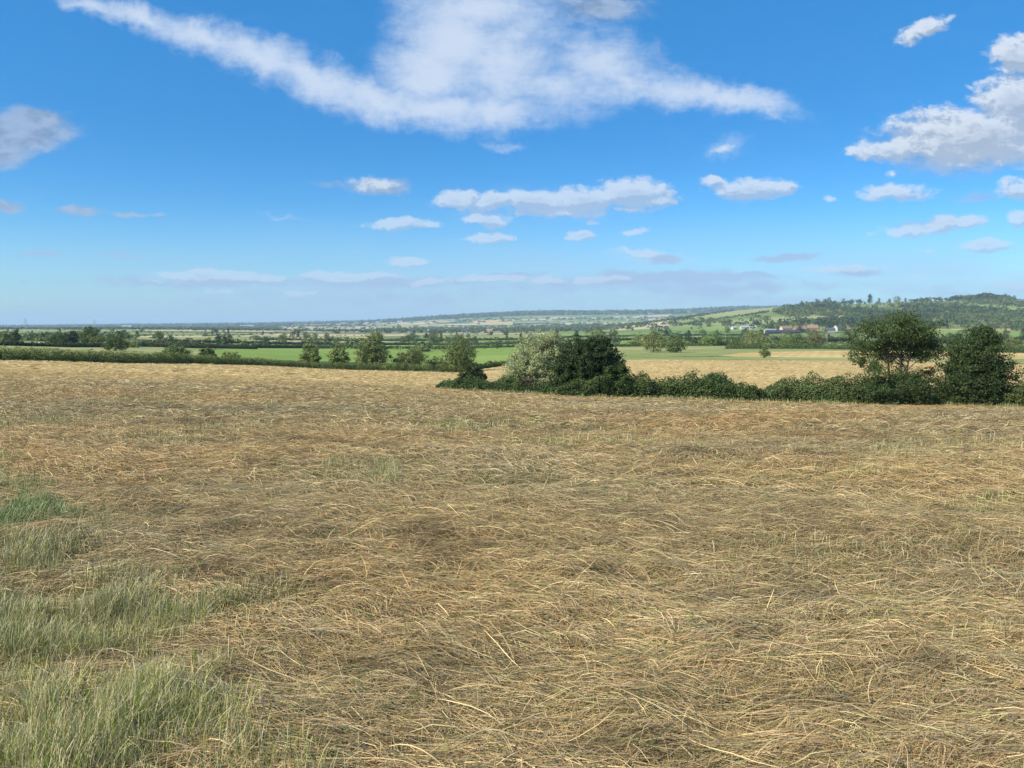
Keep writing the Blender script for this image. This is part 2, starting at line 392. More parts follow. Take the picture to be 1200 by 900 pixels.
def col_ground(name, scale=9.0, bump=.03):
    """ground under the cut hay: its own colour map times fine fibre mottling"""
    m, N = new_mat(name)
    a = N.new('ShaderNodeAttribute', attribute_name='Col'); g = N.new('ShaderNodeNewGeometry')
    mp = N.new('ShaderNodeMapping'); mp.inputs['Scale'].default_value = (.45, 1.3, 1); N.put(mp.inputs[0], g.outputs['Position'])
    n1 = N.noise(mp.outputs[0], scale, 6, .65, .6); n2 = N.noise(mp.outputs[0], scale * 5, 3, .6)
    k = N.math('ADD', .52, N.math('ADD', N.math('MULTIPLY', n1, .62), N.math('MULTIPLY', n2, .34)))
    b = N.new('ShaderNodeBsdfPrincipled'); N.put(b.inputs['Base Color'], N.vec('SCALE', a.outputs['Color'], scale=k)); b.inputs['Roughness'].default_value = .95; b.inputs['Specular IOR Level'].default_value = .1
    bp = N.new('ShaderNodeBump'); bp.inputs['Strength'].default_value = .9; bp.inputs['Distance'].default_value = bump
    N.put(bp.inputs['Height'], N.math('ADD', n1, N.math('MULTIPLY', n2, .4))); N.l.new(bp.outputs[0], b.inputs['Normal'])
    o = N.new('ShaderNodeOutputMaterial'); N.l.new(b.outputs[0], o.inputs[0]); return m

M_HAYGROUND = col_ground('hay_ground')
GOLD = [(.50, .36, .135), (.41, .29, .11), (.55, .41, .17)]
GREEN = [(.19, .275, .050), (.16, .235, .045), (.23, .29, .07)]
MIDG = [(.16, .215, .060), (.125, .18, .05), (.20, .225, .08)]
OLIVE = [(.24, .26, .085), (.17, .21, .065), (.32, .30, .12)]
TAN = [(.50, .40, .24), (.40, .32, .18), (.55, .46, .30)]
FIELDS = {
 'gold': land_mat('ripe_wheat', GOLD, .35, .1, 2.0, 35, (1, .6, 1)),
 'green': land_mat('bright_pasture', GREEN, .05, .05),
 'midg': land_mat('dull_pasture', MIDG, .04, .05),
 'olive': land_mat('rough_grass', OLIVE, .12, .1),
 'tan': land_mat('pale_stubble', TAN, .04),
 'dark': land_mat('dark_crop', [(.055, .09, .035), (.04, .07, .03), (.07, .10, .04)], .05),
 'hill': land_mat('hill_pasture', [(.24, .27, .09), (.19, .24, .08), (.30, .30, .13)], .015),
 'bare': land_mat('bare_soil', [(.34, .27, .20), (.28, .22, .16)], .04)}
FK = list(FIELDS)

# --------------------------------------------------------------- hay field colours
def edge_y(phi):
    """distance of the hay field's far edge for an azimuth"""
    pp = np.array([-700, 0, 150, 300, 400, 540, 560, 600, 640, 750, 990, 1200, 1800]); yy = np.array([95, 99, 116, 150, 160, 168, 184, 196, 205, 205, 188, 182, 180])
    return np.interp(600 + F * np.tan(np.clip(phi, -1.2, 1.2)), pp, yy)
GREEN_PATCHES = [(g.x, g.y, rx, ry, st) for g, rx, ry, st in ((ground_at(530, 503), 1.6, 3.0, .9), (ground_at(650, 521), 1.3, 1.8, .6), (ground_at(15, 497), 1.8, 2.6, .9), (ground_at(1195, 592), .9, 1.0, .95), (ground_at(1010, 553), 1.1, 1.1, .8), (ground_at(760, 520), 2.0, 1.6, .5), (ground_at(900, 556), 1.6, 1.0, .5), (ground_at(300, 715), .5, .4, .6), (ground_at(1165, 800), .4, .3, .6), (ground_at(1060, 665), .7, .5, .4))]
def greenness(x, y):
    px, py = project(x, y, Hbase(x, y))
    n = fbm(x * .8, y * .9, 3, 41); n2 = fbm(x * .35, y * .5, 3, 47)
    # tall uncut grass along the left
    d = x - (-.88 - .68 * (y - 2.7) - .17 * np.maximum(y - 4.6, 0)) - (n - .5) * 1.5 - (n2 - .5) * 1.0
    g = (1 - sstep(d, -.9, .95)) * (1 - sstep(y + (n2 - .5) * 5, 7.5, 12)) * (y > -6) * (.72 + .28 * sstep(n, .36, .50))
    g2 = sstep(fbm(x * .16, y * .22, 3, 61), .64, .78) * sstep(y, 5, 12) * (1 - sstep(y, 34, 60)) * .5
    for (cx_, cy_, rx_, ry_, st_) in GREEN_PATCHES:
        q = np.hypot((x - cx_) / rx_, (y - cy_) / ry_) + (n - .5) * 1.3
        g2 = np.maximum(g2, st_ * (1 - sstep(q, .3, 1.0)))
    g3 = sstep(n2, .62, .8) * .45 * sstep(y, 1, 3) * (1 - sstep(y, 9, 14))
    return np.clip(np.maximum(np.maximum(g, g2), g3), 0, 1), g
def hay_col(x, y, t):
    """colour of cut hay; t is a random number per strand"""
    x = np.asarray(x); n = len(x); t = t[:, None]
    br = np.array([.225, .165, .080]); st = np.array([.46, .345, .165]); pale = np.array([.68, .55, .285]); org = np.array([.47, .300, .135]); gry = np.array([.34, .285, .18]); grn = np.array([.24, .265, .085])
    pick = rng.random(n)[:, None]
    c = br * (1 - t) + st * t
    c = np.where(pick > .80, pale * (.75 + .35 * t), c)
    c = np.where((pick > .70) & (pick <= .80), org * (.8 + .3 * t), c)
    c = np.where((pick < .12), gry * (.8 + .4 * t), c)
    c = np.where((pick > .60) & (pick <= .70), grn * (.8 + .4 * t), c)
    ph = fbm(x * .30, y * .45, 3, 71)[:, None]; og = fbm(x * .22, y * .30, 3, 77)[:, None] + .04; dk = fbm(x * 1.5, y * 2.4, 3, 83)[:, None]
    c = c * (.90 + .30 * ph) * (1 - .35 * sstep(dk, .60, .80))
    c = c * (1 + (og - .5) * np.array([.34, .06, -.22]))
    r = np.hypot(x, y)[:, None]
    # farther off gold stubble; cloud dimness near and sunlight far painted into the colour
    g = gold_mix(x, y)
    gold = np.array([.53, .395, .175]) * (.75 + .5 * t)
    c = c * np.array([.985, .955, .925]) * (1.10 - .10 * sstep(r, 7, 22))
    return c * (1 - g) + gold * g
def gold_mix(x, y):  # share of gold: stubble plus painted sunlight beyond the clouded near hay
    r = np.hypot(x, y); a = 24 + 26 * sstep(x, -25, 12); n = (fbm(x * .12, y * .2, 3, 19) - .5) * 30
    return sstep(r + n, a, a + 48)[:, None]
def gcol(x, y):
    t = np.full(len(x), .55)
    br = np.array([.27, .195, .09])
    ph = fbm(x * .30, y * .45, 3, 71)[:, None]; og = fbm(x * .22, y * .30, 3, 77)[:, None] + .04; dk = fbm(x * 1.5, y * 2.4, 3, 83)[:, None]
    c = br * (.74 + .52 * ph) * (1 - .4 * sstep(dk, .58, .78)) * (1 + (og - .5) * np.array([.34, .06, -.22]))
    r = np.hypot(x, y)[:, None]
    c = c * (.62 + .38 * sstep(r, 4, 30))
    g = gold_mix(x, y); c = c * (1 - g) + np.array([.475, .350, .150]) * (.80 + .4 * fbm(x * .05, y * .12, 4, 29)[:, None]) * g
    gr, _ = greenness(x, y); gr = gr[:, None] * .75
    return c * (1 - gr) + np.array([.085, .125, .030]) * gr

# --------------------------------------------------------------- the ground as one polar sheet, split into its fields
def irregular_cells(x, y):
    wx = x + (fbm(x / 900., y / 900., 2, 3) - .5) * 500 + y * .18; wy = y + (fbm(x / 700., y / 700., 2, 9) - .5) * 420 - x * .12
    cw, ch = 300., 260.
    j = np.floor(wy / ch); wx2 = wx + (np.sin(j * 12.9898) * 43758.5 % 1.0) * cw
    i = np.floor(wx2 / cw)
    return i, j, wx2 / cw - i, wy / ch - j
POLYS = [  # (field kind, polygon in photograph coordinates of the ground, distance range)
 ('olive', [(-300,395),(150,404),(300,413),(420,424),(545,430),(560,428),(300,421),(150,418),(-300,404)], (90, 400)),
 ('green', [(270,407),(400,403.5),(620,403),(640,422),(560,428),(470,426),(400,424),(300,420),(240,415)], (170, 1500)),
 ('midg',  [(240,402),(400,400),(650,400),(640,403.5),(400,403.8),(270,407)], (250, 1800)),
 ('tan',   [(320,398.5),(420,397.5),(470,398.5),(470,400),(330,402)], (250, 2200)),
 ('midg',  [(440,396.5),(650,396),(650,399.6),(470,400)], (250, 2200)),
 ('tan',   [(150,401),(235,399.5),(240,401.3),(150,403.5)], (250, 2200)),
 ('olive', [(640,404),(800,401),(930,404),(1130,408),(1130,411),(950,411.5),(870,413.6),(842,417),(640,421)], (150, 1500)),
 ('green', [(640,398),(880,395.5),(900,399),(800,401.5),(640,404)], (250, 1800)),
 ('green', [(640,391),(890,389.5),(900,392.5),(640,395.5)], (500, 2500)),
 ('midg',  [(560,387.8),(800,386.5),(860,388.6),(640,391)], (700, 4000)),
 ('gold',  [(842,417),(870,413.5),(950,411.5),(1250,411),(1250,421.5),(1000,419.5),(880,418.6)], (200, 700)),
 ('olive', [(640,420),(850,417.8),(1000,419),(1250,421),(1250,427),(1000,424.5),(640,427)], (150, 420)),
 ('midg',  [(900,396),(1130,394),(1130,408),(930,404),(880,399)], (250, 1500)),
 ('midg',  [(840,390.5),(1130,390.5),(1130,397),(840,397)], (500, 1400)),
 ('green', [(1120,400),(1400,400),(1400,411),(1120,411)], (200, 1500)),
 ('green', [(1060,389),(1250,388),(1250,397),(1060,397)], (400, 2000)),
 ('tan',   [(150,393.5),(420,392.6),(430,394.0),(150,395.0)], (600, 3000)),
 ('tan',   [(470,391.2),(640,390.4),(640,391.4),(470,392.2)], (600, 3000)),
 ('gold',  [(330,395.4),(430,395),(430,396),(330,396.6)], (600, 3000)),
 ('tan',   [(0,396),(120,396.4),(120,397.8),(0,397.4)], (350, 2000)),
 ('tan',   [(0,400.5),(115,401.5),(115,404),(0,403)], (150, 1500)),
 ('hill',  [(862,372),(845,374),(790,375),(870,358),(905,354),(965,350.5),(960,356),(925,361),(895,366)], (1500, 2600)),
 ('hill',  [(1020,354),(1070,351.5),(1060,357),(1025,359)], (1700, 2600)),
 ('hill',  [(1178,346),(1230,345),(1230,358),(1190,356)], (1700, 2600)),
]
def in_poly(px, py, poly):
    ins = np.zeros(px.shape, bool); n = len(poly)
    for i in range(n):
        x0, y0 = poly[i]; x1, y1 = poly[(i + 1) % n]
        if y0 == y1: continue
        c = ((y0 > py) != (y1 > py)) & (px < (x1 - x0) * (py - y0) / (y1 - y0) + x0)
        ins ^= c
    return ins
def build_ground():
    azd = np.concatenate([np.linspace(-180, -50, 60, endpoint=False), np.linspace(-50, 50, 950, endpoint=False), np.linspace(50, 180, 61)])
    az = np.radians(azd)
    rr = np.concatenate([[.02], np.geomspace(.4, 60, 300, endpoint=False), np.geomspace(60, 400, 200, endpoint=False), np.geomspace(400, 3500, 330, endpoint=False), np.geomspace(3500, 28500, 110)])
    A, Rr = np.meshgrid(az, rr)
    X = np.sin(A) * Rr; Y = np.cos(A) * Rr
    Z = H(X.ravel(), Y.ravel()).reshape(X.shape)
    nr, na = X.shape
    V = np.stack([X.ravel(), Y.ravel(), Z.ravel()], 1)
    idx = np.arange(nr * na).reshape(nr, na)
    Q = np.stack([idx[:-1, :-1], idx[:-1, 1:], idx[1:, 1:], idx[1:, :-1]], -1).reshape(-1, 4)[:, ::-1]
    C = V[Q].mean(1); cx, cyy, cz = C.T
    r = np.hypot(cx, cyy); ph = np.arctan2(cx, cyy)
    eY = edge_y(ph)
    hay = (cyy < eY) | (cyy < 5)
    px, py = project(cx, cyy, cz)
    i, j, fu, fv = irregular_cells(cx, cyy)
    hsh = np.abs(np.sin(i * 127.1 + j * 311.7) * 43758.5453) % 1.0
    kind = np.full(len(C), FK.index('midg'))
    for lo, hi, nm in ((0, .28, 'midg'), (.28, .46, 'green'), (.46, .62, 'olive'), (.62, .80, 'tan'), (.80, .90, 'dark'), (.90, 1.01, 'gold')):
        kind[(hsh >= lo) & (hsh < hi)] = FK.index(nm)
    lf = (px < 430) & (cyy > 350) & (cyy < 6000)
    kind[lf & (kind == FK.index('green')) & (hsh < .40)] = FK.index('tan'); kind[lf & (kind == FK.index('green'))] = FK.index('olive')
    kind[lf & (kind == FK.index('midg')) & (hsh < .10)] = FK.index('dark')
    hillm = (cz > -8) & (r > 1300) & (ph > .2)
    bnd = fbm(cx / 1900, cyy / 260, 3, 57); kind[(bnd > .56) & (r > 1900) & (r < 7000) & (r < 5200) & (hsh < .4)] = FK.index('tan')
    kind[hillm & (hsh < .55)] = FK.index('hill'); kind[hillm & (hsh >= .55)] = FK.index('midg')
    kind[(r > 6500) & (cz > 0)] = FK.index('dark')
    front = cyy > 1
    for nm, poly, (a, b) in POLYS:
        sel = front & (cyy > a) & (cyy < b) & in_poly(px, py, poly); kind[sel] = FK.index(nm)
    groups = [('hay_field', hay, M_HAYGROUND)]
    def emit(name, sel, mats, midx=None, col=None):
        q = Q[sel]; u, inv = np.unique(q.ravel(), return_inverse=True)
        v = V[u]
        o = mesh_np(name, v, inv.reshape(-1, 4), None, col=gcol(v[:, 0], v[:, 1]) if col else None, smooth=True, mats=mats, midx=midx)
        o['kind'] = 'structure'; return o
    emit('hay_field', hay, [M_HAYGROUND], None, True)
    near = ~hay & (r < 1250)
    for k, nm in enumerate(FK):
        s = near & (kind == k)
        if s.sum() > 3: emit({'gold': 'wheat_field', 'green': 'pasture', 'midg': 'meadow', 'olive': 'rough_ground', 'tan': 'stubble_field', 'dark': 'crop_field', 'hill': 'hill_land', 'bare': 'bare_land'}[nm], s, [FIELDS[nm]])
    s = ~hay & (r >= 1250)
    emit('land', s, [FIELDS[k] for k in FK], kind[s])
build_ground()

# --------------------------------------------------------------- cut hay: loose strands lying on the field
def strands(n, sampler, L, W, seg, lift, flow=True, up=False, colf=None, roll=.6):
    x, y = sampler(n); n = len(x)
    z = H(x, y)
    if up:
        a = rng.random(n) * 2 * np.pi
        lean = rng.uniform(.05, .75, n) ** 1.2; L = L * (.55 + .95 * fbm(x * 2.6, y * 2.6, 2, 13))
    else:
        base = (fbm(x * .32, y * .45, 2, 91) - .5) * 2.0 - .12
        base2 = (fbm(x * 1.1, y * 1.3, 2, 97) - .5) * 2.6
        a = base + base2 * .7 + rng.normal(0, .6, n) + np.pi * (rng.random(n) < .5)
        st = rng.random(n) < .26; a = np.where(st, rng.random(n) * 6.283, a)
    L = L * rng.uniform(.45, 1.25, n); W = W * rng.uniform(.55, 1.35, n)
    dx, dy = np.cos(a), np.sin(a); sx, sy = -dy, dx
    T = np.linspace(0, 1, seg + 1)
    bend = rng.normal(0, .055, n); 
    P = np.zeros((n, seg + 1, 3))
    if up:
        for i, t in enumerate(T):
            hh = L * np.sin(t * 1.2) / math.sin(1.2) * np.cos(lean * .9); ho = L * lean * (t ** 1.7)
            P[:, i, 0] = x + dx * ho; P[:, i, 1] = y + dy * ho; P[:, i, 2] = z + hh - .01
    else:
        h0 = rng.gamma(1.6, 1.0, n) * lift * .5; h1 = rng.gamma(1.4, 1.0, n) * lift * .45; arch = rng.gamma(1.2, 1.0, n) * lift * .35
        for i, t in enumerate(T):
            s = (t - .5) * L; off = bend * L * (4 * (t - .5) ** 2 - .5)
            xx = x + dx * s + sx * off; yy = y + dy * s + sy * off
            P[:, i, 0] = xx; P[:, i, 1] = yy
            P[:, i, 2] = H(xx, yy) + .006 + h0 * (1 - t) + h1 * t + arch * 4 * t * (1 - t)
    rl = rng.normal(0, roll, n)
    side = np.stack([sx * np.cos(rl), sy * np.cos(rl), np.sin(rl)], 1)
    V = np.zeros((n, seg + 1, 2, 3))
    for i, t in enumerate(T):
        w = (W * (1 - .65 * t) if up else W * (1 - .5 * abs(2 * t - 1) ** 3)) * .5
        V[:, i, 0] = P[:, i] - side * w[:, None]; V[:, i, 1] = P[:, i] + side * w[:, None]
    V = V.reshape(-1, 3); m = 2 * (seg + 1)
    b = (np.arange(n) * m)[:, None]
    Q = np.concatenate([b + np.array([[2 * i, 2 * i + 1, 2 * i + 3, 2 * i + 2]]) for i in range(seg)], 1).reshape(-1, 4)
    c = colf(x, y, rng.random(n)); c = np.repeat(c, seg, 0)
    if up:                                   # paler, drier tips
        tt = np.tile((np.arange(seg) + .5) / seg, n)[:, None]
        dry = np.repeat(rng.random(n) < .45, seg)[:, None]
        c = np.where(dry, c * (1 - tt) + np.array([.50, .44, .25]) * tt, c)
    return V, Q, c
def fan(y0, y1, lo=-.80, hi=.80):
    def f(n):
        y = np.sqrt(rng.random(n) * (y1 ** 2 - y0 ** 2) + y0 ** 2); x = rng.uniform(lo, hi, n) * y
        return x, y
    return f
def rect_s(x0, x1, y0, y1):
    def f(n): return rng.uniform(x0, x1, n), rng.uniform(y0, y1, n)
    return f
def only_hay(s, keep_green=.28):
    def f(n):
        x, y = s(n); e = edge_y(np.arctan2(x, y)); g, g1 = greenness(x, y)
        k = (y < e - .5) & (rng.random(n) > g * (1 - keep_green)); return x[k], y[k]
    return f
def build_hay():
    parts = []
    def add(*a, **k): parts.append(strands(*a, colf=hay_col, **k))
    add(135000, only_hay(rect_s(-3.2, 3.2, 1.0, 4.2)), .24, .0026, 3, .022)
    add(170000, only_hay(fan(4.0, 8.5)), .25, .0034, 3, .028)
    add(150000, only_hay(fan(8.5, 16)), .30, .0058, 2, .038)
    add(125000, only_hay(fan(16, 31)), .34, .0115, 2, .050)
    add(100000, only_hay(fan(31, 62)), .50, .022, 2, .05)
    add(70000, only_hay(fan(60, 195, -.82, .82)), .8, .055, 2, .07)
    # bold pale stalks on top
    add(2200, only_hay(rect_s(-3.2, 3.2, 1.0, 5)), .42, .0034, 5, .045)
    add(2600, only_hay(fan(5, 12)), .45, .0045, 5, .05)
    vo = 0; Vs, Qs, Cs = [], [], []
    for V, Q, c in parts: Vs.append(V); Qs.append(Q + vo); Cs.append(c); vo += len(V)
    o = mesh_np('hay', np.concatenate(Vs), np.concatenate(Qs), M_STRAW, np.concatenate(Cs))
    tag(o, 'cut brown hay lying loose all over the foreground field', 'hay', kind='stuff')
build_hay()

def grass_col(x, y, t):
    n = len(x); t = t[:, None]
    a = np.array([.105, .175, .010]); b = np.array([.30, .35, .045]); s = np.array([.62, .55, .28])
    c = a * (1 - t) + b * t; pk = rng.random(n)[:, None]
    c = np.where(pk > .52, s * (.7 + .4 * t), c)
    pat = fbm(x * 1.2, y * 1.2, 2, 31)[:, None]
    far = sstep(np.hypot(x, y), 3.6, 6)[:, None]
    c = c * (1 - far * .25 * (pk <= .58))
    dg = (sstep(y, 5.0, 6.8) * (1 - sstep(y, 10, 13)) * (1 - sstep(x, -4.2, -2.5)))[:, None]
    c = c * (1 - dg * np.array([.62, .32, .55]))
    return c * (.75 + .5 * pat)
def gl(*a):
    """line on the ground through photograph points (px, distance[, height factor])"""
    out = []
    for t in a:
        p = at_y(t[0], t[1]); out.append((p.x, p.y, t[2] if len(t) > 2 else 1.0))
    return out
def build_grass():
    def m(s, thr):
        def f(n):
            x, y = s(n); g, g1 = greenness(x, y); tuft = fbm(x * 2.6, y * 2.6, 2, 13)
            k = (rng.random(n) < g ** 1.2 * (.22 + 1.5 * sstep(tuft, .42, .62))) & (y < edge_y(np.arctan2(x, y)) - 1); return x[k], y[k]
        return f
    parts = []
    def add(*a, **k): parts.append(strands(*a, colf=grass_col, up=True, roll=.5, **k))
    add(170000, m(rect_s(-3.4, .4, 1.2, 4.6), 0), .125, .0034, 3, 0)
    add(170000, m(fan(4.2, 12, -.85, -.15), 0), .13, .0050, 3, 0)
    add(110000, m(fan(3, 14, -.6, .8), 0), .10, .005, 3, 0)
    def margin(line, lo, hi):
        L_ = np.array([(p[0], p[1]) for p in line])
        def f(n):
            t = rng.random(n) * (len(L_) - 1); i = t.astype(int).clip(0, len(L_) - 2); q = L_[i] + (L_[i + 1] - L_[i]) * (t - i)[:, None]
            o = lo + (hi - lo) * rng.random(n) ** 1.6; k = rng.random(n) < fbm(q[:, 0] * .8, q[:, 1] * .8, 3, 33) * 1.5 - .15
            return (q[:, 0])[k], (q[:, 1] - o)[k]
        return f
    add(9000, margin(gl((516, 61), (600, 58.5), (700, 56), (800, 56.5), (893, 56.5), (1010, 55), (1140, 53), (1300, 50)), .7, 1.7), .26, .020, 2, 0)
    add(8000, margin(gl((-100, 98), (0, 101), (150, 118), (300, 151), (400, 162), (545, 171)), 1.2, 2.0), .28, .03, 2, 0)
    add(260000, m(fan(11, 50, -.75, .75), 0), .13, .014, 2, 0)
    vo = 0; Vs, Qs, Cs = [], [], []
    for V, Q, c in parts: Vs.append(V); Qs.append(Q + vo); Cs.append(c); vo += len(V)
    o = mesh_np('grass', np.concatenate(Vs), np.concatenate(Qs), M_STRAW, np.concatenate(Cs))
    tag(o, 'uncut green grass with pale dry tips along the left of the field', 'grass', kind='stuff')
build_grass()

# --------------------------------------------------------------- leaves
def leaf_quads(P, N, size, seed_rng, flat=.0):
    """one small pointed leaf spray per point, turned roughly along N"""
    n = len(P); r = seed_rng
    d = N + r.normal(0, .75, (n, 3)); d /= np.linalg.norm(d, axis=1)[:, None] + 1e-9
    t = np.cross(d, r.normal(0, 1, (n, 3))); t /= np.linalg.norm(t, axis=1)[:, None] + 1e-9
    b = np.cross(d, t)
    s = (size * r.uniform(.55, 1.35, n))[:, None]; w = s * r.uniform(.35, .7, n)[:, None]
    V = np.stack([P - t * s * .5, P - b * w * .5 + d * w * .12, P + t * s * .5, P + b * w * .5 + d * w * .12], 1).reshape(-1, 3)
    return V, np.arange(4 * n).reshape(-1, 4)
def leaf_cols(n, c, r, P=None, var=.3):
    k = r.uniform(1 - var, 1 + var, n)[:, None]
    y = r.normal(0, .06, n)[:, None]
    c = np.array(c) * np.array([1.55, 1.50, 1.15])
    return np.clip(c * k * (1 + y * np.array([1.5, .2, -1.])), .004, 1)
def crown_points(blobs, nclump, nleaf, cl, r, inner=.55, hang=0.0):
    """clumps of leaves spread through the blobs' volume, denser near their surface"""
    vol = np.array([b[3] * b[4] * b[5] for b in blobs]) ** .7; pick = r.choice(len(blobs), nclump, p=vol / vol.sum())
    B = np.array(blobs)[pick]
    d = r.normal(0, 1, (nclump, 3)); d /= np.linalg.norm(d, axis=1)[:, None]
    rad = inner + (1 - inner) * r.random(nclump) ** .6
    rad *= r.uniform(.85, 1.12, nclump)
    C = B[:, :3] + d * rad[:, None] * B[:, 3:6]
    size = cl * r.uniform(.6, 1.4, nclump)
    per = r.poisson(nleaf, nclump).clip(1)
    ci = np.repeat(np.arange(nclump), per); m = len(ci)
    e = r.normal(0, 1, (m, 3)); e /= np.linalg.norm(e, axis=1)[:, None]; e *= (r.random(m) ** .45)[:, None]
    P = C[ci] + e * size[ci][:, None] * np.array([1, 1, .75])
    if hang: P[:, 2] -= hang * r.random(m) * size[ci]
    N = e + d[ci] * .6 + np.array([0, 0, .35]); N /= np.linalg.norm(N, axis=1)[:, None]
    return P, N, C, ci
def make_crown(blobs, nclump, nleaf, cl, leaf, color, seed, inner=.55, var=.3, hang=0, zmin=None, parent=None, name='crown', mat=None, clvar=.22):
    r = np.random.default_rng(seed)
    P, N, C, ci = crown_points(blobs, nclump, nleaf, cl, r, inner, hang)
    if zmin is not None:
        k = P[:, 2] > zmin; P, N, ci = P[k], N[k], ci[k]
    V, Q = leaf_quads(P, N, leaf, r)
    cc = leaf_cols(len(P), color, r, var=var) * r.uniform(1 - clvar, 1 + clvar, nclump)[ci][:, None]
    o = mesh_np(name, V, Q, mat or M_LEAF, cc, parent=parent)
    return o, C
def make_trunk(C, h, rad, seed, nl=14, fork=.25, parent=None, multi=1, mat=None, sub=0):
    r = np.random.default_rng(seed + 99); mb = MB()
    tops = []
    for mstem in range(multi):
        ox, oy = (0, 0) if multi == 1 else (r.uniform(-.5, .5) * rad * 5, r.uniform(-.5, .5) * rad * 5)
        lean = r.normal(0, .06, 2) * h * (1 if multi == 1 else 2.2)
        pts = [Vector((ox, oy, -.15)), Vector((ox + lean[0] * .15, oy + lean[1] * .15, h * fork * .5)), Vector((ox + lean[0] * .4, oy + lean[1] * .4, h * fork)), Vector((ox + lean[0] * .8, oy + lean[1] * .8, h * .55)), Vector((ox + lean[0], oy + lean[1], h * .8))]
        mb.tube(pts, [rad * 1.25, rad, rad * .8, rad * .45, rad * .12], 8)
        tops.append(pts)
    idx = r.choice(len(C), min(nl, len(C)), replace=False)
    for i in idx:
        p = tops[r.integers(len(tops))]; e = Vector(C[i])
        f = min(max((e.z / h) * .75, fork * .7), .62)
        # point on the stem
        zs = [q.z for q in p]; zt = f * h; s = p[-1]
        for a, b in zip(p[:-1], p[1:]):
            if a.z <= zt <= b.z: s = a.lerp(b, (zt - a.z) / max(b.z - a.z, 1e-6)); break
        mid = s.lerp(e, .5) + Vector((r.normal(0, .04) * h, r.normal(0, .04) * h, r.uniform(-.02, .06) * h))
        rr_ = rad * r.uniform(.22, .42)
        mb.tube([s, s.lerp(mid, .55) + Vector((0, 0, .01 * h)), mid, e], [rr_, rr_ * .75, rr_ * .55, rr_ * .15], 5)
        for _ in range(sub):
            j = r.integers(len(C)); e2 = Vector(C[j])
            if (e2 - mid).length < h * .35: mb.tube([mid, mid.lerp(e2, .6) + Vector((0, 0, .02 * h)), e2], [rr_ * .45, rr_ * .3, rr_ * .1], 4)
    o = mb.build('trunk', mat or M_BARK, parent); return o

C_OAK = (.062, .088, .030); C_DARK = (.030, .052, .020); C_WIL = (.200, .228, .145); C_PALE = (.125, .155, .060); C_MID = (.085, .120, .042); C_BROWN = (.11, .095, .065)
GRP_NEAR = 'trees and bushes along the near hedge'

def bush_tree(px, Y, wpx, top, base, label, cat='tree', color=C_OAK, seed=1, leaf=.13, clumps=260, per=60, clr=.09, name='tree', shape='round', group=None, inner=.5, nl=14, multi=1, fork=.2, dens=1.0, hang=0, low=.06, rad=None, sub=0, depth=None, clvar=.22):
    p = at_y(px, Y); k = Y / F
    w = wpx * k; h = (base - top) * k
    e = empty(name, p, 0, label, cat, group)
    r = np.random.default_rng(seed); bl = []
    dp = depth or .85
    if shape == 'round':
        bl = [(0, 0, h * .56, w * .40, w * .40 * dp, h * .42), (-w * .2, .1 * w, h * .45, w * .3, w * .28 * dp, h * .34), (w * .22, -.08 * w, h * .42, w * .28, w * .28 * dp, h * .33), (w * .05, .15 * w, h * .74, w * .22, w * .2 * dp, h * .24), (0, 0, h * .2, w * .42, w * .35 * dp, h * .22), (-w * .05, 0, h * .3, w * .44, w * .4 * dp, h * .25)]
    elif shape == 'dome':
        bl = [(0, 0, h * .44, w * .45, w * .42 * dp, h * .52), (0, 0, h * .40, w * .47, w * .42 * dp, h * .48), (-w * .26, 0, h * .32, w * .24, w * .26 * dp, h * .32), (w * .26, 0, h * .30, w * .24, w * .26 * dp, h * .3), (w * .08, 0, h * .72, w * .22, w * .2 * dp, h * .24)]
    elif shape == 'spread':
        for q in range(11):
            a = r.uniform(0, 6.283); rad_ = w * r.uniform(.12, .36)
            bl.append((math.cos(a) * rad_, math.sin(a) * rad_ * dp, h * r.uniform(.52, .82), w * r.uniform(.12, .2), w * .17 * dp, h * r.uniform(.09, .16)))
        for q in range(24):
            a = (0, math.pi)[q % 2] + r.normal(0, .7); rad_ = w * r.uniform(.10, .43)
            bl.append((math.cos(a) * rad_, math.sin(a) * rad_ * dp, h * r.uniform(.32, .56), w * r.uniform(.05, .10), w * .09, h * r.uniform(.04, .07)))
        bl += [(0, 0, h * .74, w * .3, w * .3 * dp, h * .2), (w*.02, 0, h*.88, w*.22, w*.2, h*.10), (-w*.25, 0, h*.66, w*.2, w*.2, h*.14), (w*.26, 0, h*.66, w*.2, w*.2, h*.16)]
    elif shape == 'tall':
        bl = [(0, 0, h * .6, w * .34, w * .34 * dp, h * .38), (-w * .16, 0, h * .42, w * .32, w * .3 * dp, h * .28), (w * .2, 0, h * .36, w * .32, w * .3 * dp, h * .26), (w * .08, 0, h * .84, w * .18, w * .18 * dp, h * .15), (0, 0, h * .2, w * .4, w * .36 * dp, h * .2)]
    elif shape == 'sparse':
        for q in range(14):
            a = r.uniform(0, 6.283); bl.append((math.cos(a) * w * r.uniform(.0, .4), math.sin(a) * w * .35, h * r.uniform(.35, .95), w * .1, w * .1, h * .08))
    c, C = make_crown(bl, int(clumps * dens * 1.5), per, w * clr, leaf * 1.12, color, seed, inner if shape in ('spread', 'sparse') else .3, hang=hang, zmin=h * low * .2, parent=e, clvar=clvar)
    make_trunk(C, h, rad or max(.03, h * .022), seed, nl, fork, e, multi, sub=sub)
    return e

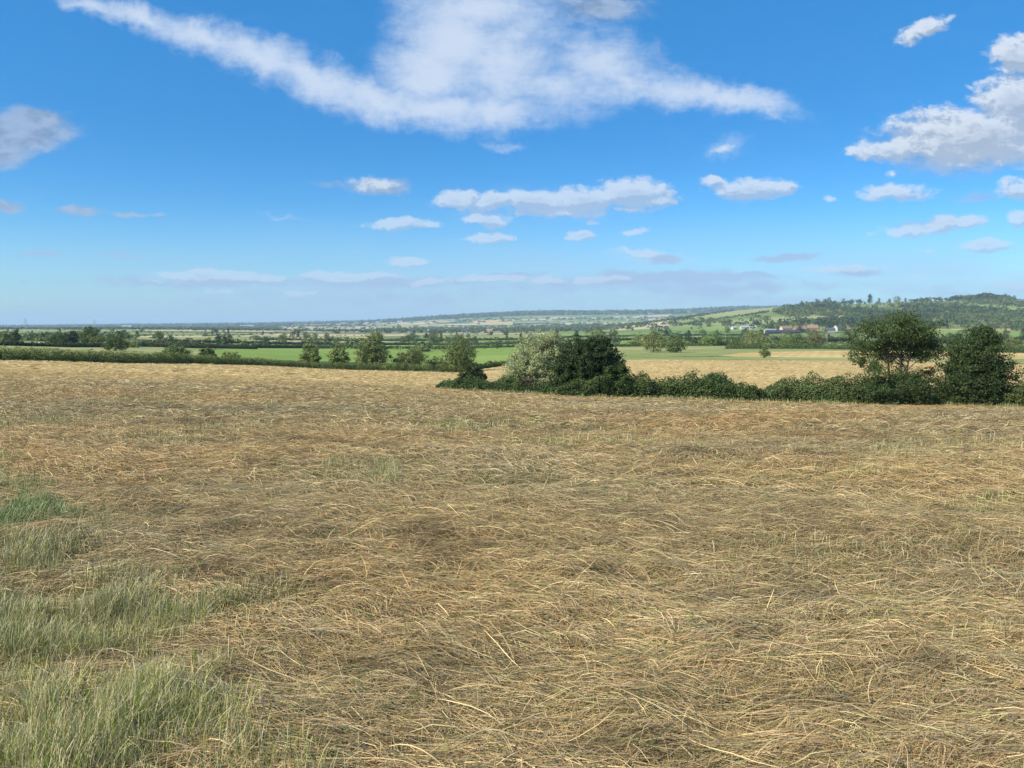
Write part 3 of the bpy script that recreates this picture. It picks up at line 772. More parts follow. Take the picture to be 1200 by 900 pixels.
def hedge(name, pts, width, height, label, color, leaf, dens, seed, group=None, cat='hedge', bumps=.35, hvar=None, base_gap=0.0):
    """a hedge grown along a line on the ground; pts are world x, y (and optional height factor)"""
    r = np.random.default_rng(seed)
    pts = np.array([(p[0], p[1], p[2] if len(p) > 2 else 1.0) for p in pts], float)
    sl = np.hypot(*(pts[1:, :2] - pts[:-1, :2]).T); cum = np.concatenate([[0], np.cumsum(sl)]); Lh = cum[-1]
    n = int(Lh * (width + 2 * height) * dens)
    s = r.random(n) * Lh
    x = np.interp(s, cum, pts[:, 0]); y = np.interp(s, cum, pts[:, 1]); hf = np.interp(s, cum, pts[:, 2])
    i = np.clip(np.searchsorted(cum, s) - 1, 0, len(sl) - 1); tx = (pts[i + 1, 0] - pts[i, 0]) / sl[i]; ty = (pts[i + 1, 1] - pts[i, 1]) / sl[i]
    a = r.uniform(-.15, np.pi + .15, n)
    bump = 1 + (fbm(s / (height * 1.1), np.full(n, seed * 3.1), 3, seed) - .5) * 2 * bumps
    bl = 1 + (vnoise(s / (height * .35), a * 2.2, seed + 5) - .5) * .5
    rad = (r.random(n) ** .35) * bl
    side = np.cos(a) * width * .5 * rad * (.75 + .25 * bump); up = np.clip(np.sin(a), 0, 1) ** .7 * height * hf * bump * rad
    up = np.where(r.random(n) < .35, up * r.random(n), up) * (.62 + .38 * sstep(np.minimum(s, Lh - s), 0, height * .9))
    X = x - ty * side; Yy = y + tx * side
    Z = H(X, Yy) + up + .03
    P = np.stack([X, Yy, Z], 1); N = np.stack([-ty * np.cos(a), tx * np.cos(a), np.sin(a) + .3], 1)
    o0 = np.array([pts[0, 0], pts[0, 1], Hs(pts[0, 0], pts[0, 1])])
    V, Q = leaf_quads(P - o0, N, leaf, r)
    cl = .70 + .60 * vnoise(s / (height * .5), a * 1.6, seed + 8)
    tone = .85 + .3 * fbm(s / (height * 6), np.full(n, 7.7), 2, seed + 11)
    cc = leaf_cols(n, color, r) * (cl * tone)[:, None]
    o = mesh_np(name, V, Q, M_LEAF, cc); o.location = o0
    return tag(o, label, cat, group)

# ---- the near hedge with its trees (about 60 m off)
bush_tree(637, 61, 96, 387, 463, 'pale silvery green willow bush left of the dark round tree', color=C_WIL, seed=3, leaf=.105, clumps=760, per=85, name='willow_tree', shape='dome', group=GRP_NEAR, cat='tree', clr=.06, hang=.6, clvar=.12)
bush_tree(691, 58, 92, 391, 466, 'dense dark green round tree leaning against the silvery willow', color=C_DARK, seed=5, leaf=.13, clumps=600, per=62, shape='dome', group=GRP_NEAR, clr=.06)
bush_tree(722, 56.5, 44, 424, 466, 'low dark green bush at the right foot of the round tree', cat='bush', color=(.045, .075, .025), seed=6, name='bush', leaf=.11, clumps=130, per=55, shape='dome', group=GRP_NEAR)
bush_tree(554, 62, 36, 427, 457, 'small dark brownish green bush at the left end of the near hedge', cat='bush', color=(.040, .052, .024), seed=8, name='bush', leaf=.12, clumps=200, per=50, shape='round', group=GRP_NEAR)
bush_tree(617, 58.5, 34, 440, 462, 'low purplish brown thorn bush under the silvery willow', cat='bush', color=(.105, .080, .070), seed=9, name='thorn_bush', leaf=.10, clumps=80, per=50, shape='dome', group=GRP_NEAR)
bush_tree(812, 61, 30, 420, 455, 'thin half bare sapling sticking up out of the near hedge', color=(.11, .12, .055), seed=10, name='sapling', leaf=.10, clumps=46, per=9, shape='sparse', group=GRP_NEAR, nl=16, rad=.035, sub=1)
bush_tree(838, 58, 50, 433, 467, 'rounded dark bush rising from the hedge right of the sapling', cat='bush', color=(.036, .066, .024), seed=11, name='bush', leaf=.11, clumps=170, per=50, shape='dome', group=GRP_NEAR)
bush_tree(1050, 55, 128, 360, 473, 'wide open crowned tree with bare limbs showing in the right of the near hedge', color=(.045, .068, .026), seed=12, leaf=.12, clumps=430, per=36, shape='spread', group=GRP_NEAR, nl=60, multi=4, fork=.14, clr=.05, rad=.10, sub=2, inner=.3, dens=1.15)
bush_tree(1142, 53, 96, 381, 475, 'dense dark tree at the right end of the near hedge', color=(.036, .058, .023), seed=14, leaf=.12, clumps=420, per=58, shape='tall', group=GRP_NEAR, clr=.07, rad=.06, dens=1.5)
bush_tree(1054, 54, 112, 431, 474, 'thick dark shrub around the foot of the wide open tree', cat='bush', color=(.042, .068, .026), seed=15, name='bush', leaf=.11, clumps=360, per=50, shape='dome', group=GRP_NEAR, clr=.06)
bush_tree(1195, 52, 46, 446, 477, 'lighter green bush at the edge right of the dense dark tree', cat='bush', color=(.085, .115, .045), seed=16, name='bush', leaf=.10, clumps=130, per=46, shape='dome', group=GRP_NEAR)
hedge('hedge', gl((516, 61, .7), (545, 60, .9), (600, 58.5, 1.0), (650, 57.5, .9)), 1.6, 1.05, 'low dark green hedge between the small left bush and the willow', (.045, .075, .028), .13, 620, 21, 'near hedge', bumps=.3)
hedge('hedge', gl((650, 56, .6), (700, 56, .8), (760, 57, 1.0), (800, 57, 1.0), (860, 56.5, .95), (884, 56.5, .8), (900, 57, .5)), 1.8, 1.75, 'dark green hedge between the round tree and the low gap', (.056, .088, .032), .14, 620, 22, 'near hedge', bumps=.34)
hedge('hedge', gl((886, 57, .5), (900, 57, .7), (915, 57, .95), (960, 56, 1.0), (1010, 55, 1.05), (1080, 54, .9)), 1.8, 1.85, 'dark green hedge between the low gap and the wide open tree', (.052, .078, .032), .14, 620, 23, 'near hedge', bumps=.32)
hedge('hedge', gl((1080, 54, .9), (1140, 53, 1.0), (1200, 52, .7), (1300, 50, .9), (1420, 48, 1)), 1.7, 1.2, 'low green hedge under the dense dark tree running out to the right', (.055, .08, .03), .14, 520, 24, 'near hedge', bumps=.25)

# ---- hedge along the far edge of the hay field, and the trees beyond it
hedge('hedge', gl((-260, 96), (-100, 98), (0, 101, 1.02), (90, 110, .98), (150, 118, 1.0), (230, 134, .85), (300, 151, .8), (350, 157, .75), (400, 162, .8), (470, 167, .95), (545, 171, .9)), 2.4, 1.75, 'long clipped green hedge along the far left edge of the hay field', (.110, .135, .048), .18, 190, 31, bumps=.06)
GL2 = 'trees behind the long clipped hedge'
bush_tree(364, 172, 28, 399, 428, 'smallest pale green tree of the row behind the long clipped hedge', color=C_PALE, seed=41, leaf=.28, clumps=150, per=26, group=GL2, clr=.085)
bush_tree(397, 170, 28, 402, 432, 'small pale green tree between the smallest one and the tallest one behind the clipped hedge', color=C_PALE, seed=42, leaf=.28, clumps=150, per=26, group=GL2, clr=.085)
bush_tree(437, 176, 44, 386, 430, 'tallest broad olive green tree of the row behind the long clipped hedge', color=(.105, .128, .052), seed=43, leaf=.30, clumps=260, per=30, group=GL2, clr=.075, shape='tall')
bush_tree(481, 178, 44, 404, 431, 'broad low olive tree right of the tallest tree behind the clipped hedge', color=(.12, .14, .055), seed=44, leaf=.28, clumps=170, per=28, group=GL2, shape='dome', clr=.085)
bush_tree(512, 180, 26, 414, 431, 'little round bush between the broad low olive tree and the forked tree', cat='bush', name='bush', color=(.09, .12, .045), seed=45, leaf=.28, clumps=80, per=26, group=GL2, shape='dome')
bush_tree(538, 172, 46, 391, 433, 'wide topped green tree at the right end of the long clipped hedge', color=(.09, .118, .045), seed=46, leaf=.28, clumps=230, per=28, group=GL2, clr=.085, multi=2)
bush_tree(205, 165, 36, 402, 420, 'round dark bush left of its smaller neighbour beyond the left hedge', cat='bush', name='bush', color=C_MID, seed=47, leaf=.28, clumps=120, per=26, shape='dome', clr=.1)
bush_tree(243, 172, 22, 402, 420, 'small round bush just right of the round dark bush beyond the left hedge', cat='bush', name='bush', color=C_MID, seed=48, leaf=.28, clumps=80, per=24, shape='dome', clr=.1)
bush_tree(270, 178, 26, 409, 421, 'low spreading pale bush at the edge of the bright pasture', cat='bush', name='bush', color=C_PALE, seed=49, leaf=.28, clumps=70, per=24, shape='dome', clr=.1)
bush_tree(135, 230, 30, 394, 411, 'dark bush in the rough grass right of the tall left trees', cat='bush', name='bush', color=C_OAK, seed=50, leaf=.34, clumps=110, per=24, shape='dome', clr=.1)
bush_tree(105, 330, 27, 382, 405, 'tallest dark green tree at the left beside the two lower dark ones', color=C_OAK, seed=51, leaf=.45, clumps=150, per=24, clr=.09)
bush_tree(84, 330, 20, 388, 405, 'darkest squat tree between the tallest left tree and the bushy one', color=C_DARK, seed=52, leaf=.45, clumps=110, per=24, clr=.1)
bush_tree(66, 325, 24, 391, 405, 'bushy dark tree leftmost of the cluster of three in the left', color=C_MID, seed=53, leaf=.45, clumps=110, per=24, shape='dome', clr=.1)
bush_tree(113, 300, 18, 394, 407, 'pale olive bush in front of the tallest left tree', cat='bush', name='bush', color=(.15, .16, .06), seed=54, leaf=.4, clumps=60, per=22, shape='dome', clr=.1)
bush_tree(18, 400, 14, 388, 403, 'narrow dark tree near the left edge standing by the pale stubble strip', color=C_OAK, seed=55, leaf=.5, clumps=80, per=22, clr=.11)
bush_tree(4, 400, 16, 390, 403, 'pale tree cut by the left edge of the view', color=C_PALE, seed=56, leaf=.5, clumps=80, per=22, clr=.11)
bush_tree(155, 300, 26, 396, 407, 'low pale bush right of the dark bush in the rough grass', cat='bush', name='bush', color=(.12, .15, .06), seed=57, leaf=.4, clumps=70, per=22, shape='dome', clr=.1)
# ---- right of centre beyond the wheat
GR3 = 'trees beyond the wheat field'
bush_tree(766, 300, 36, 391, 419, 'pale green wide tree beyond the wheat leftmost right of the round tree', color=(.15, .17, .08), seed=60, leaf=.4, clumps=130, per=26, group=GR3, clr=.09)
bush_tree(792, 290, 28, 399, 420, 'greener round tree just right of the pale wide tree beyond the wheat', color=C_MID, seed=61, leaf=.4, clumps=100, per=24, group=GR3, clr=.1)
bush_tree(835, 430, 26, 396, 412, 'round green tree beyond the wheat under the farm', color=(.10, .15, .05), seed=62, leaf=.5, clumps=100, per=24, group=GR3, clr=.1)
bush_tree(886, 380, 34, 391, 412, 'olive tree with open crown beyond the upper wheat strip', color=(.13, .15, .07), seed=63, leaf=.45, clumps=120, per=24, group=GR3, clr=.09)
bush_tree(896, 215, 14, 403, 421, 'slender light sapling in the grassy verge between two wheat strips', name='sapling', color=(.13, .17, .07), seed=64, leaf=.3, clumps=50, per=20, clr=.13)
bush_tree(930, 380, 40, 395, 411, 'dark green thicket tree behind the upper wheat strip', color=C_MID, seed=65, leaf=.45, clumps=130, per=24, group=GR3, shape='dome', clr=.09)
bush_tree(955, 400, 28, 388, 409, 'brownish olive tree rising behind the dark thicket', color=(.12, .125, .065), seed=66, leaf=.45, clumps=110, per=24, group=GR3, clr=.1)
bush_tree(700, 520, 26, 376, 400, 'thin topped olive tree showing above the round dark tree', color=(.13, .15, .07), seed=67, leaf=.6, clumps=90, per=22, clr=.1)
bush_tree(718, 500, 18, 386, 404, 'grey green tree low behind the right shoulder of the round tree', color=(.10, .13, .07), seed=68, leaf=.6, clumps=70, per=22, clr=.11)
bush_tree(746, 520, 14, 386, 400, 'slim pale tree in the pasture right of the round tree', color=(.14, .17, .08), seed=69, leaf=.6, clumps=60, per=20, clr=.12)
bush_tree(1187, 330, 30, 396, 413, 'round olive tree at the right edge beyond the dense dark tree', color=(.12, .15, .06), seed=70, leaf=.45, clumps=100, per=24, group=GR3, clr=.1)
bush_tree(1120, 420, 22, 392, 408, 'dark tree glimpsed between the two near right trees', color=C_OAK, seed=71, leaf=.5, clumps=80, per=22, group=GR3, clr=.1)
bush_tree(860, 500, 30, 402, 411, 'low dark bush left of the open crowned olive tree', cat='bush', name='bush', color=C_MID, seed=72, leaf=.5, clumps=80, per=22, group=GR3, shape='dome', clr=.1)

# ---- field hedges across the middle distance
MIDH = [
 ([(545, 176), (560, 186), (600, 200), (650, 210)], 2.2, 1.3, 'short bushy hedge between the bright pasture and the strip of wheat', (.085, .12, .045)),
 ([(150, 420), (270, 415), (400, 520), (520, 540), (640, 520)], 2.5, 1.9, 'dark hedge along the far side of the bright green pasture', (.05, .075, .03)),
 ([(190, 560), (330, 620), (480, 680), (660, 650)], 2.5, 2.2, 'thin dark hedge beyond the dull green meadow', (.05, .075, .03)),
 ([(300, 820), (450, 860), (560, 900), (660, 900)], 3, 2.2, 'dark field hedge beyond the tan stubble strip', (.05, .075, .035)),
 ([(640, 420), (720, 440), (800, 440), (870, 430)], 2.5, 1.8, 'uneven hedge in the pasture behind the right trees', (.06, .09, .035)),
 ([(640, 700), (760, 740), (890, 760)], 3, 2.2, 'straight dark hedge across the central pastures', (.045, .07, .03)),
 ([(640, 1000), (760, 1050), (900, 1060)], 3, 2.5, 'far dark hedge closing off the central pastures', (.045, .07, .03)),
 ([(780, 700), (850, 640), (900, 600), (960, 600), (1000, 620)], 3, 3.2, 'thick dark hedge in front of the farm sheds', (.035, .055, .025)),
 ([(850, 350), (900, 350), (960, 350), (1010, 345)], 3, 2.6, 'bushy hedge along the top of the upper wheat strip', (.065, .095, .038)),
 ([(1000, 345), (1100, 330), (1180, 310), (1300, 310)], 3, 2.4, 'green hedge above the wheat behind the near right trees', (.06, .09, .035)),
 ([(1060, 720), (1130, 700), (1230, 700), (1300, 700)], 3, 3, 'dark hedge below the hill in the right edge pasture', (.045, .07, .03)),
 ([(-150, 210), (0, 235), (80, 260), (130, 300)], 2.5, 1.4, 'low dark hedge at the left behind the rough grass', (.05, .07, .03)),
 ([(150, 330), (210, 350), (300, 400)], 2.5, 1.8, 'low brown hedge right of the left trees', (.075, .075, .04)),
]
for i, (pl, w_, h_, lb, c_) in enumerate(MIDH):
    far = np.mean([p[1] for p in pl]); lf = .32 * max(1, far / 350)
    hedge('hedge', gl(*pl), w_, h_, lb, c_, lf * 1.15, 46 * (350 / max(far, 250)) ** 1.2, 100 + i, 'field hedges in the middle distance', bumps=.45)

# --------------------------------------------------------------- repeated trees farther off
def proto_tree(seed, shape, color, leafs, leaf):
    e = empty('tree', (0, 0, 0)); r = np.random.default_rng(seed); h = 1.0
    if shape == 0: bl = [(0, 0, .26, .42, .42, .26), (0, 0, .58, .36, .36, .36), (-.2, 0, .45, .28, .28, .3), (.2, .05, .45, .28, .28, .28), (0, 0, .8, .2, .2, .18), (0, 0, .2, .33, .33, .2)]
    elif shape == 1: bl = [(0, 0, .42, .5, .45, .42), (-.25, 0, .4, .3, .3, .35), (.25, 0, .35, .32, .3, .33), (.1, 0, .72, .25, .25, .2)]
    else: bl = [(0, 0, .55, .24, .24, .42), (.06, 0, .78, .16, .16, .2), (0, 0, .2, .25, .25, .2)]
    c, C = make_crown(bl, leafs, 12, .12, leaf, color, seed, .3, parent=e)
    make_trunk(C, 1, .025, seed, 5, .2, e)
    return e
CLS = [C_OAK, C_MID, C_DARK, (.11, .14, .055), (.08, .11, .05)]
protos = [proto_tree(200 + i, i % 3 if i < 6 else 1, CLS[i % 5], 75, .085) for i in range(8)]
used = [False] * len(protos)
def place_tree(k, p, h, wf, label, group, cat='tree'):
    if not used[k]: o = protos[k]; used[k] = True
    else: o = copy_tree(protos[k])
    o.location = p; o.scale = (h * wf, h * wf, h); o.rotation_euler = (0, 0, rng.uniform(0, 6.28)); tag(o, label, cat, group); return o
def tree_spots(n, px0, px1, Y0, Y1, avoid=None):
    out = []
    while len(out) < n:
        px = rng.uniform(px0, px1); Y = math.exp(rng.uniform(math.log(Y0), math.log(Y1)))
        p = at_y(px, Y)
        i, j, fu, fv = irregular_cells(np.array([p.x]), np.array([p.y]))
        if min(fu[0], 1 - fu[0], fv[0], 1 - fv[0]) > .16 and rng.random() < .8: continue
        out.append((px, Y, p))
    return out
TSHAPE = ['round headed', 'low domed', 'slim upright']; TCOL = ['dark green', 'mid green', 'blackish green', 'pale olive', 'fresh green']
def scatter(n, a, b, Y0, Y1, h0, h1, label, group):
    for px, Y, p in tree_spots(n, a, b, Y0, Y1):
        k = int(rng.integers(8)); h = rng.uniform(h0, h1); hw = 'low' if h < h0 + (h1 - h0) * .33 else ('middling' if h < h0 + (h1 - h0) * .66 else 'tall'); sh = TSHAPE[k % 3 if k < 6 else 1]
        where = 'nearer' if Y < math.sqrt(Y0 * Y1) else 'farther'
        place_tree(k, p, h, rng.uniform(.8, 1.5), '%s %s %s tree %s' % (hw, TCOL[k % 5], sh, label % where), group)
scatter(44, -60, 330, 480, 1500, 5, 10, 'in the %s half of the left plain', 'trees scattered over the left plain')
scatter(46, 330, 640, 700, 1700, 5, 10, 'in the %s hedges of the middle plain', 'trees in the hedges of the middle plain')
scatter(44, 640, 900, 600, 1700, 5, 10, 'in the %s central pastures', 'trees in the central pastures')
scatter(30, 900, 1250, 600, 1300, 7, 13, 'on the %s ground under the right hill', 'trees under the right hill')
# trees round the farm
for px, Y, h, lb in [(852, 1250, 12, 'dark tree left of the white farm sheds'), (873, 1180, 10, 'dark tree in front of the white farm sheds'), (905, 1330, 15, 'pale domed tree behind the dark barn'), (930, 1400, 17, 'broad tree right behind the orange roofs'),
                 (958, 1330, 14, 'green tree among the houses right of the orange roofs'), (978, 1330, 15, 'pale round tree above the right end of the village'), (990, 1200, 13, 'tree beside the white gabled house'), (892, 1150, 9, 'small dark tree at the left end of the dark barn'),
                 (947, 1120, 9, 'bushy tree in front of the orange roofs'), (925, 1100, 7, 'low bushy tree before the right half of the dark barn'), (966, 1130, 9, 'rounded tree in front of the low white bungalow'), (1000, 1180, 12, 'tall tree at the right end of the village'), (913, 1260, 13, 'tree behind the left end of the orange roofs'), (840, 900, 10, 'dark parkland tree in the pasture left of the farm'), (807, 880, 9, 'rounded parkland tree by the wooden pole')]:
    place_tree(int(rng.integers(8)), at_y(px, Y), h, rng.uniform(1.0, 1.4), lb, 'trees round the farm')
# trees on the hill's skyline
SKY_T = [(958, 13, 'lone round tree at the left of the hilltop row'), (970, 15, 'taller round tree second along the hilltop row'), (979, 9, 'low dark tree of the hilltop row beside the taller round one'), (988, 11, 'dark pointed tree of the hilltop row'), (998, 10, None), (1008, 9, None), (1019, 16, 'big rounded tree in the middle of the hilltop row'), (1030, 9, None), (1042, 8, None),
         (1051, 13, 'tree with a stalked round crown on the hilltop'), (1061, 8, None), (1074, 7, None), (1088, 8, None), (1101, 9, 'small blunt tree on the wooded skyline'), (1117, 8, None), (1178, 11, 'dark oval tree right of the wooded summit'), (1188, 9, 'small round tree last on the skyline at the right')]
HL = ['small tree between the dark pointed one and the big rounded one on the hilltop', 'small tree just left of the big rounded hilltop tree', 'small tree just right of the big rounded hilltop tree', 'second small tree right of the big rounded hilltop tree',
      'small tree just right of the stalk crowned hilltop tree', 'second small tree right of the stalk crowned hilltop tree', 'small tree left of the blunt tree on the wooded skyline', 'small tree right of the blunt tree on the wooded skyline']
for px, h, lb in SKY_T:
    place_tree(int(rng.integers(8)), at_y(px, 2490), h * 1.9, 1.0, lb or HL.pop(0), 'trees along the hilltop')
for k, o in enumerate(protos):
    if not used[k]:
        place_tree(k, at_y(500 + 20 * k, 1300), 9, 1.1, 'small dark tree in the field hedges of the middle plain', 'trees in the hedges of the middle plain')

# --------------------------------------------------------------- masses nobody could count
def mass(name, spots, label, cat, seed, nq=34, leaf=.2, tone=1.0):
    """woodland: many crowns of leaf sprays, one object"""
    r = np.random.default_rng(seed); X, Y, hh, ww, cc = [np.array(v) for v in zip(*spots)]
    n = len(X); Z = H(X, Y)
    d = r.normal(0, 1, (n, nq, 3)); d /= np.linalg.norm(d, axis=2)[..., None]; d[..., 2] = np.abs(d[..., 2]) * 1.0 - .25
    rad = r.uniform(.75, 1.08, (n, nq, 1))
    P = d * rad * np.stack([ww * .5, ww * .5, hh * .55], 1)[:, None, :]
    P[..., 0] += X[:, None]; P[..., 1] += Y[:, None]; P[..., 2] += (Z + hh * .45)[:, None]
    P = P.reshape(-1, 3); N = d.reshape(-1, 3)
    size = np.repeat(np.maximum(hh, ww) * leaf, nq)
    V, Q = leaf_quads(P, N * 2.0, size * 1.6, r)
    CT = np.array(CLS + [(.13, .15, .06), (.055, .08, .03)]); base = CT[cc]
    c = np.repeat(base, nq, 0) * np.array([1.35, 1.30, 1.0]) * tone * r.uniform(.82, 1.18, (len(P), 1))
    o0 = np.array([X.mean(), Y.mean(), Z.mean()])
    o = mesh_np(name, V - o0, Q, M_LEAF, c); o.location = o0
    return tag(o, label, cat, kind='stuff')
def fbm1(x, y, s): return float(fbm(np.array([x]), np.array([y]), 3, s)[0])
def build_masses():
    hp = [p[1] for p in POLYS if p[0] == 'hill']
    # woods on the hill
    n = 9000; px = rng.uniform(800, 1420, n); Y = rng.uniform(1330, 2560, n); x = (px - 600) / F * Y; z = Hbase(x, Y)
    ppx, ppy = project(x, Y, z); keep = np.ones(n, bool)
    for h in hp: keep &= ~in_poly(ppx, ppy + .6, h)
    edge = 955 - (Y - 1330) * .04
    dens = sstep(px, 850, 985) * .9 + .10
    dens *= np.where(fbm(x / 140, Y / 140, 2, 15) > .44, 1, .12)
    dens = np.where((px < 985) & (Y < 1500) , dens * .35, dens)
    keep &= rng.random(n) < dens
    keep &= ~((px < 905) & (ppy < 372) & (rng.random(n) < .85))
    keep &= ~((Y > 2330) & (px < 1115) & (rng.random(n) < .75))
    sp = [(x[i], Y[i], rng.uniform(7, 17) * (.7 + .7 * fbm1(x[i] / 90, Y[i] / 90, 4)), rng.uniform(9, 21), int([2, 6, 0, 2, 1, 0, 5, 1][int(np.clip((fbm1(x[i] / 110, Y[i] / 110, 8) - .2) / .6 * 8 + rng.normal(0, .45), 0, 7))])) for i in np.where(keep)[0]]
    mass('woodland', sp, 'dense green woodland covering the hill at the right', 'woodland', 1, 42, .16, .78)
    # wooded summit knoll
    sp = []
    for _ in range(120):
        px_ = rng.normal(1153, 12); Y_ = rng.uniform(2380, 2520); sp.append(((px_ - 600) / F * Y_, Y_, rng.uniform(12, 20) * math.exp(-((px_ - 1153) / 22) ** 2) + 5, rng.uniform(10, 16), int(rng.choice([0, 1, 6, 3]))))
    mass('copse', sp, 'wooded knoll forming the highest point of the right hill', 'copse', 2, 40, .16, .8)
    # hedgerows on the hill's left spur
    sp = []
    for (a, b) in [((790, 373), (905, 354.5)), ((770, 378), (862, 364)), ((800, 381), (900, 366))]:
        for t in np.linspace(0, 1, 60):
            px_ = a[0] + (b[0] - a[0]) * t; py_ = a[1] + (b[1] - a[1]) * t + rng.normal(0, .3); g = ground_at(px_, py_, 1100, 2700); sp.append((g.x, g.y, rng.uniform(3, 8), rng.uniform(6, 12), int(rng.choice([0, 2, 6]))))
    mass('hedgerows', sp, 'dark hedgerows climbing the spur of the right hill', 'hedgerows', 3, 22, .25)
    # tree belts and hedgerow trees over the plain
    sp = []; n = 46000
    px = rng.uniform(-250, 1250, n); Y = np.exp(rng.uniform(math.log(1450), math.log(7600), n)); x = (px - 600) / F * Y
    i, j, fu, fv = irregular_cells(x, Y); e = np.minimum(np.minimum(fu, 1 - fu) * 300, np.minimum(fv, 1 - fv) * 260)
    w = fbm(x / 700, Y / 420, 3, 55)
    w2 = fbm(x / 1700, Y / 300, 3, 57)
    keep = ((e < 7) & (rng.random(n) < .62) & (w2 > .50)) | ((w2 > .66) & (rng.random(n) < .45)) | (rng.random(n) < .007)
    keep &= ~((px > 800) & (Y > 1450) & (Y < 3200))
    belt = (Y > 2300) & (Y < 3600) & (px > 440) & (px < 830) & (rng.random(n) < .5); keep |= belt
    belt = (Y > 3200) & (Y < 7000) & (px < 330) & (rng.random(n) < .32) & (w > .46); keep |= belt
    for q in np.where(keep)[0]:
        f = max(1, Y[q] / 2500.)
        sp.append((x[q], Y[q], rng.uniform(4, 9) * f ** .25, rng.uniform(7, 13) * f, int(rng.choice([0, 0, 2, 4, 6, 1, 3]))))
    mass('distant_trees', sp, 'dark belts of trees and hedges over the far plain', 'trees', 4, 12, .34)
    sp = []; n = 60000
    px = rng.uniform(-250, 1250, n); Y = np.exp(rng.uniform(math.log(430), math.log(1500), n)); x = (px - 600) / F * Y
    i, j, fu, fv = irregular_cells(x, Y); e = np.minimum(np.minimum(fu, 1 - fu) * 300, np.minimum(fv, 1 - fv) * 260)
    w = fbm(x / 160, Y / 160, 3, 58); keep = (e < 3.5) & (rng.random(n) < .5) | ((w > .70) & (rng.random(n) < .3) & (px < 420)) | ((e < 9) & (rng.random(n) < .02))
    keep &= ~((px > 850) & (Y > 1000))
    for q in np.where(keep)[0]:
        b = w[q] > .5
        sp.append((x[q], Y[q], rng.uniform(1.6, 2.8) + (rng.uniform(0, 4) if b and rng.random() < .3 else 0), rng.uniform(3, 5.5), int(rng.choice([0, 2, 4, 6, 1, 5]))))
    mass('hedgerows', sp, 'dark hedgerows between the fields of the near plain', 'hedgerows', 6, 26, .22)
    # far wooded ridges
    sp = []; n = 30000
    px = rng.uniform(-260, 1250, n); Y = np.exp(rng.uniform(math.log(6500), math.log(16000), n)); x = (px - 600) / F * Y
    w = fbm(x / 1500, Y / 900, 3, 66); keep = (w > .40) & (rng.random(n) < .8); keep &= ~((px > 1000))
    for q in np.where(keep)[0]: sp.append((x[q], Y[q], rng.uniform(10, 16), rng.uniform(30, 70) * Y[q] / 8000, int(rng.choice([0, 2, 4, 6, 1]))))
    mass('far_woods', sp, 'bluish woods along the far ridge and horizon', 'woodland', 5, 7, .42)
build_masses()

# --------------------------------------------------------------- buildings
M_BRICK = plain('red_brick', (.30, .19, .13), .85, .2, .8); M_RENDER = plain('white_render', (.44, .42, .38), .8, .06, .5); M_STONE = plain('pale_stone', (.50, .42, .32), .85, .15, .8)
M_TILE = plain('orange_tiles', (.27, .175, .12), .8, .2, 1.0); M_SLATE = plain('dark_slate', (.10, .095, .105), .7, .2, 1.0); M_SHEET = plain('dark_sheet_cladding', (.050, .048, .055), .6, .2, .3); M_PALE = plain('pale_sheet_cladding', (.34, .36, .37), .5, .08, .3)
M_GLASS = plain('window_glass', (.03, .04, .05), .15, .05); M_DOOR = plain('door_paint', (.12, .10, .08), .6, .1); M_WOOD = plain('weathered_wood', (.33, .29, .24), .85, .2, 2); M_STEEL = plain('galvanised_steel', (.42, .44, .46), .45, .1); M_CERAMIC = plain('ceramic', (.3, .2, .15), .4)
def building(px, Y, w, d, h, rh, rz, wall, roof, label, cat='house', name='house', group=None, chim=True, wins=3, shed=False, dp=0):
    p = at_y(px, Y); p.z -= .3 + dp
    e = empty(name, p, rz, label, cat, group)
    mb = MB(); x0, x1, y0, y1 = -w / 2, w / 2, -d / 2, d / 2
    mb.add([(x0,y0,0),(x1,y0,0),(x1,y1,0),(x0,y1,0),(x0,y0,h),(x1,y0,h),(x1,y1,h),(x0,y1,h),(x0,0,h+rh),(x1,0,h+rh)],
           [(0,1,5,4),(2,3,7,6),(1,2,6,9,5),(3,0,4,8,7),(3,2,1,0)])
    mb.build('wall', wall, e)
    o = .45; t = .18; rf = MB(); s = rh / (d / 2)
    for sg in (-1, 1):
        ye = sg * (d / 2 + o); ze = h - o * s + .02; zr = h + rh + .02
        a = [(x0 - o, ye, ze), (x1 + o, ye, ze), (x1 + o, 0, zr), (x0 - o, 0, zr)]; b = [(q[0], q[1], q[2] + t) for q in a]
        fs = [(0,1,2,3),(7,6,5,4),(0,4,5,1),(1,5,6,2),(3,7,4,0)]
        rf.add(a + b, fs if sg < 0 else [f[::-1] for f in fs])
    r_ = rf.build('roof', roof, e)
    if chim:
        c = MB(); c.box(x1 - 1.6, x1 - .7, -.45, .45, h + rh - .8, h + rh + 1.1); c.box(x1 - 1.4, x1 - .9, -.25, .25, h + rh + 1.1, h + rh + 1.4); c.build('chimney', wall if wall != M_RENDER else M_BRICK, r_)
    if not shed:
        for side, yy in ((-1, y0), (1, y1)):
            for fl in range(2 if h > 4 else 1):
                for k in range(wins):
                    xc = x0 + w * (k + .5) / wins; z0 = .9 + 2.5 * fl
                    if fl == 0 and k == wins // 2 and side < 0:
                        dm = MB(); dm.box(xc - .5, xc + .5, yy - .06, yy + .04, .1, 2.2); dm.build('door', M_DOOR, e); continue
                    m = MB(); m.box(xc - .6, xc + .6, yy - .05, yy + .05, z0, z0 + 1.2); fr = m.build('window', M_RENDER, e)
                    g = MB(); g.box(xc - .5, xc + .5, yy - .08 if side < 0 else yy, yy if side < 0 else yy + .08, z0 + .1, z0 + 1.1); g.build('pane', M_GLASS, fr)
    else:
        m = MB(); m.box(-w * .1, w * .1, y0 - .1, y0 + .05, .1, h * .75); m.build('door', M_DOOR, e)
    return e
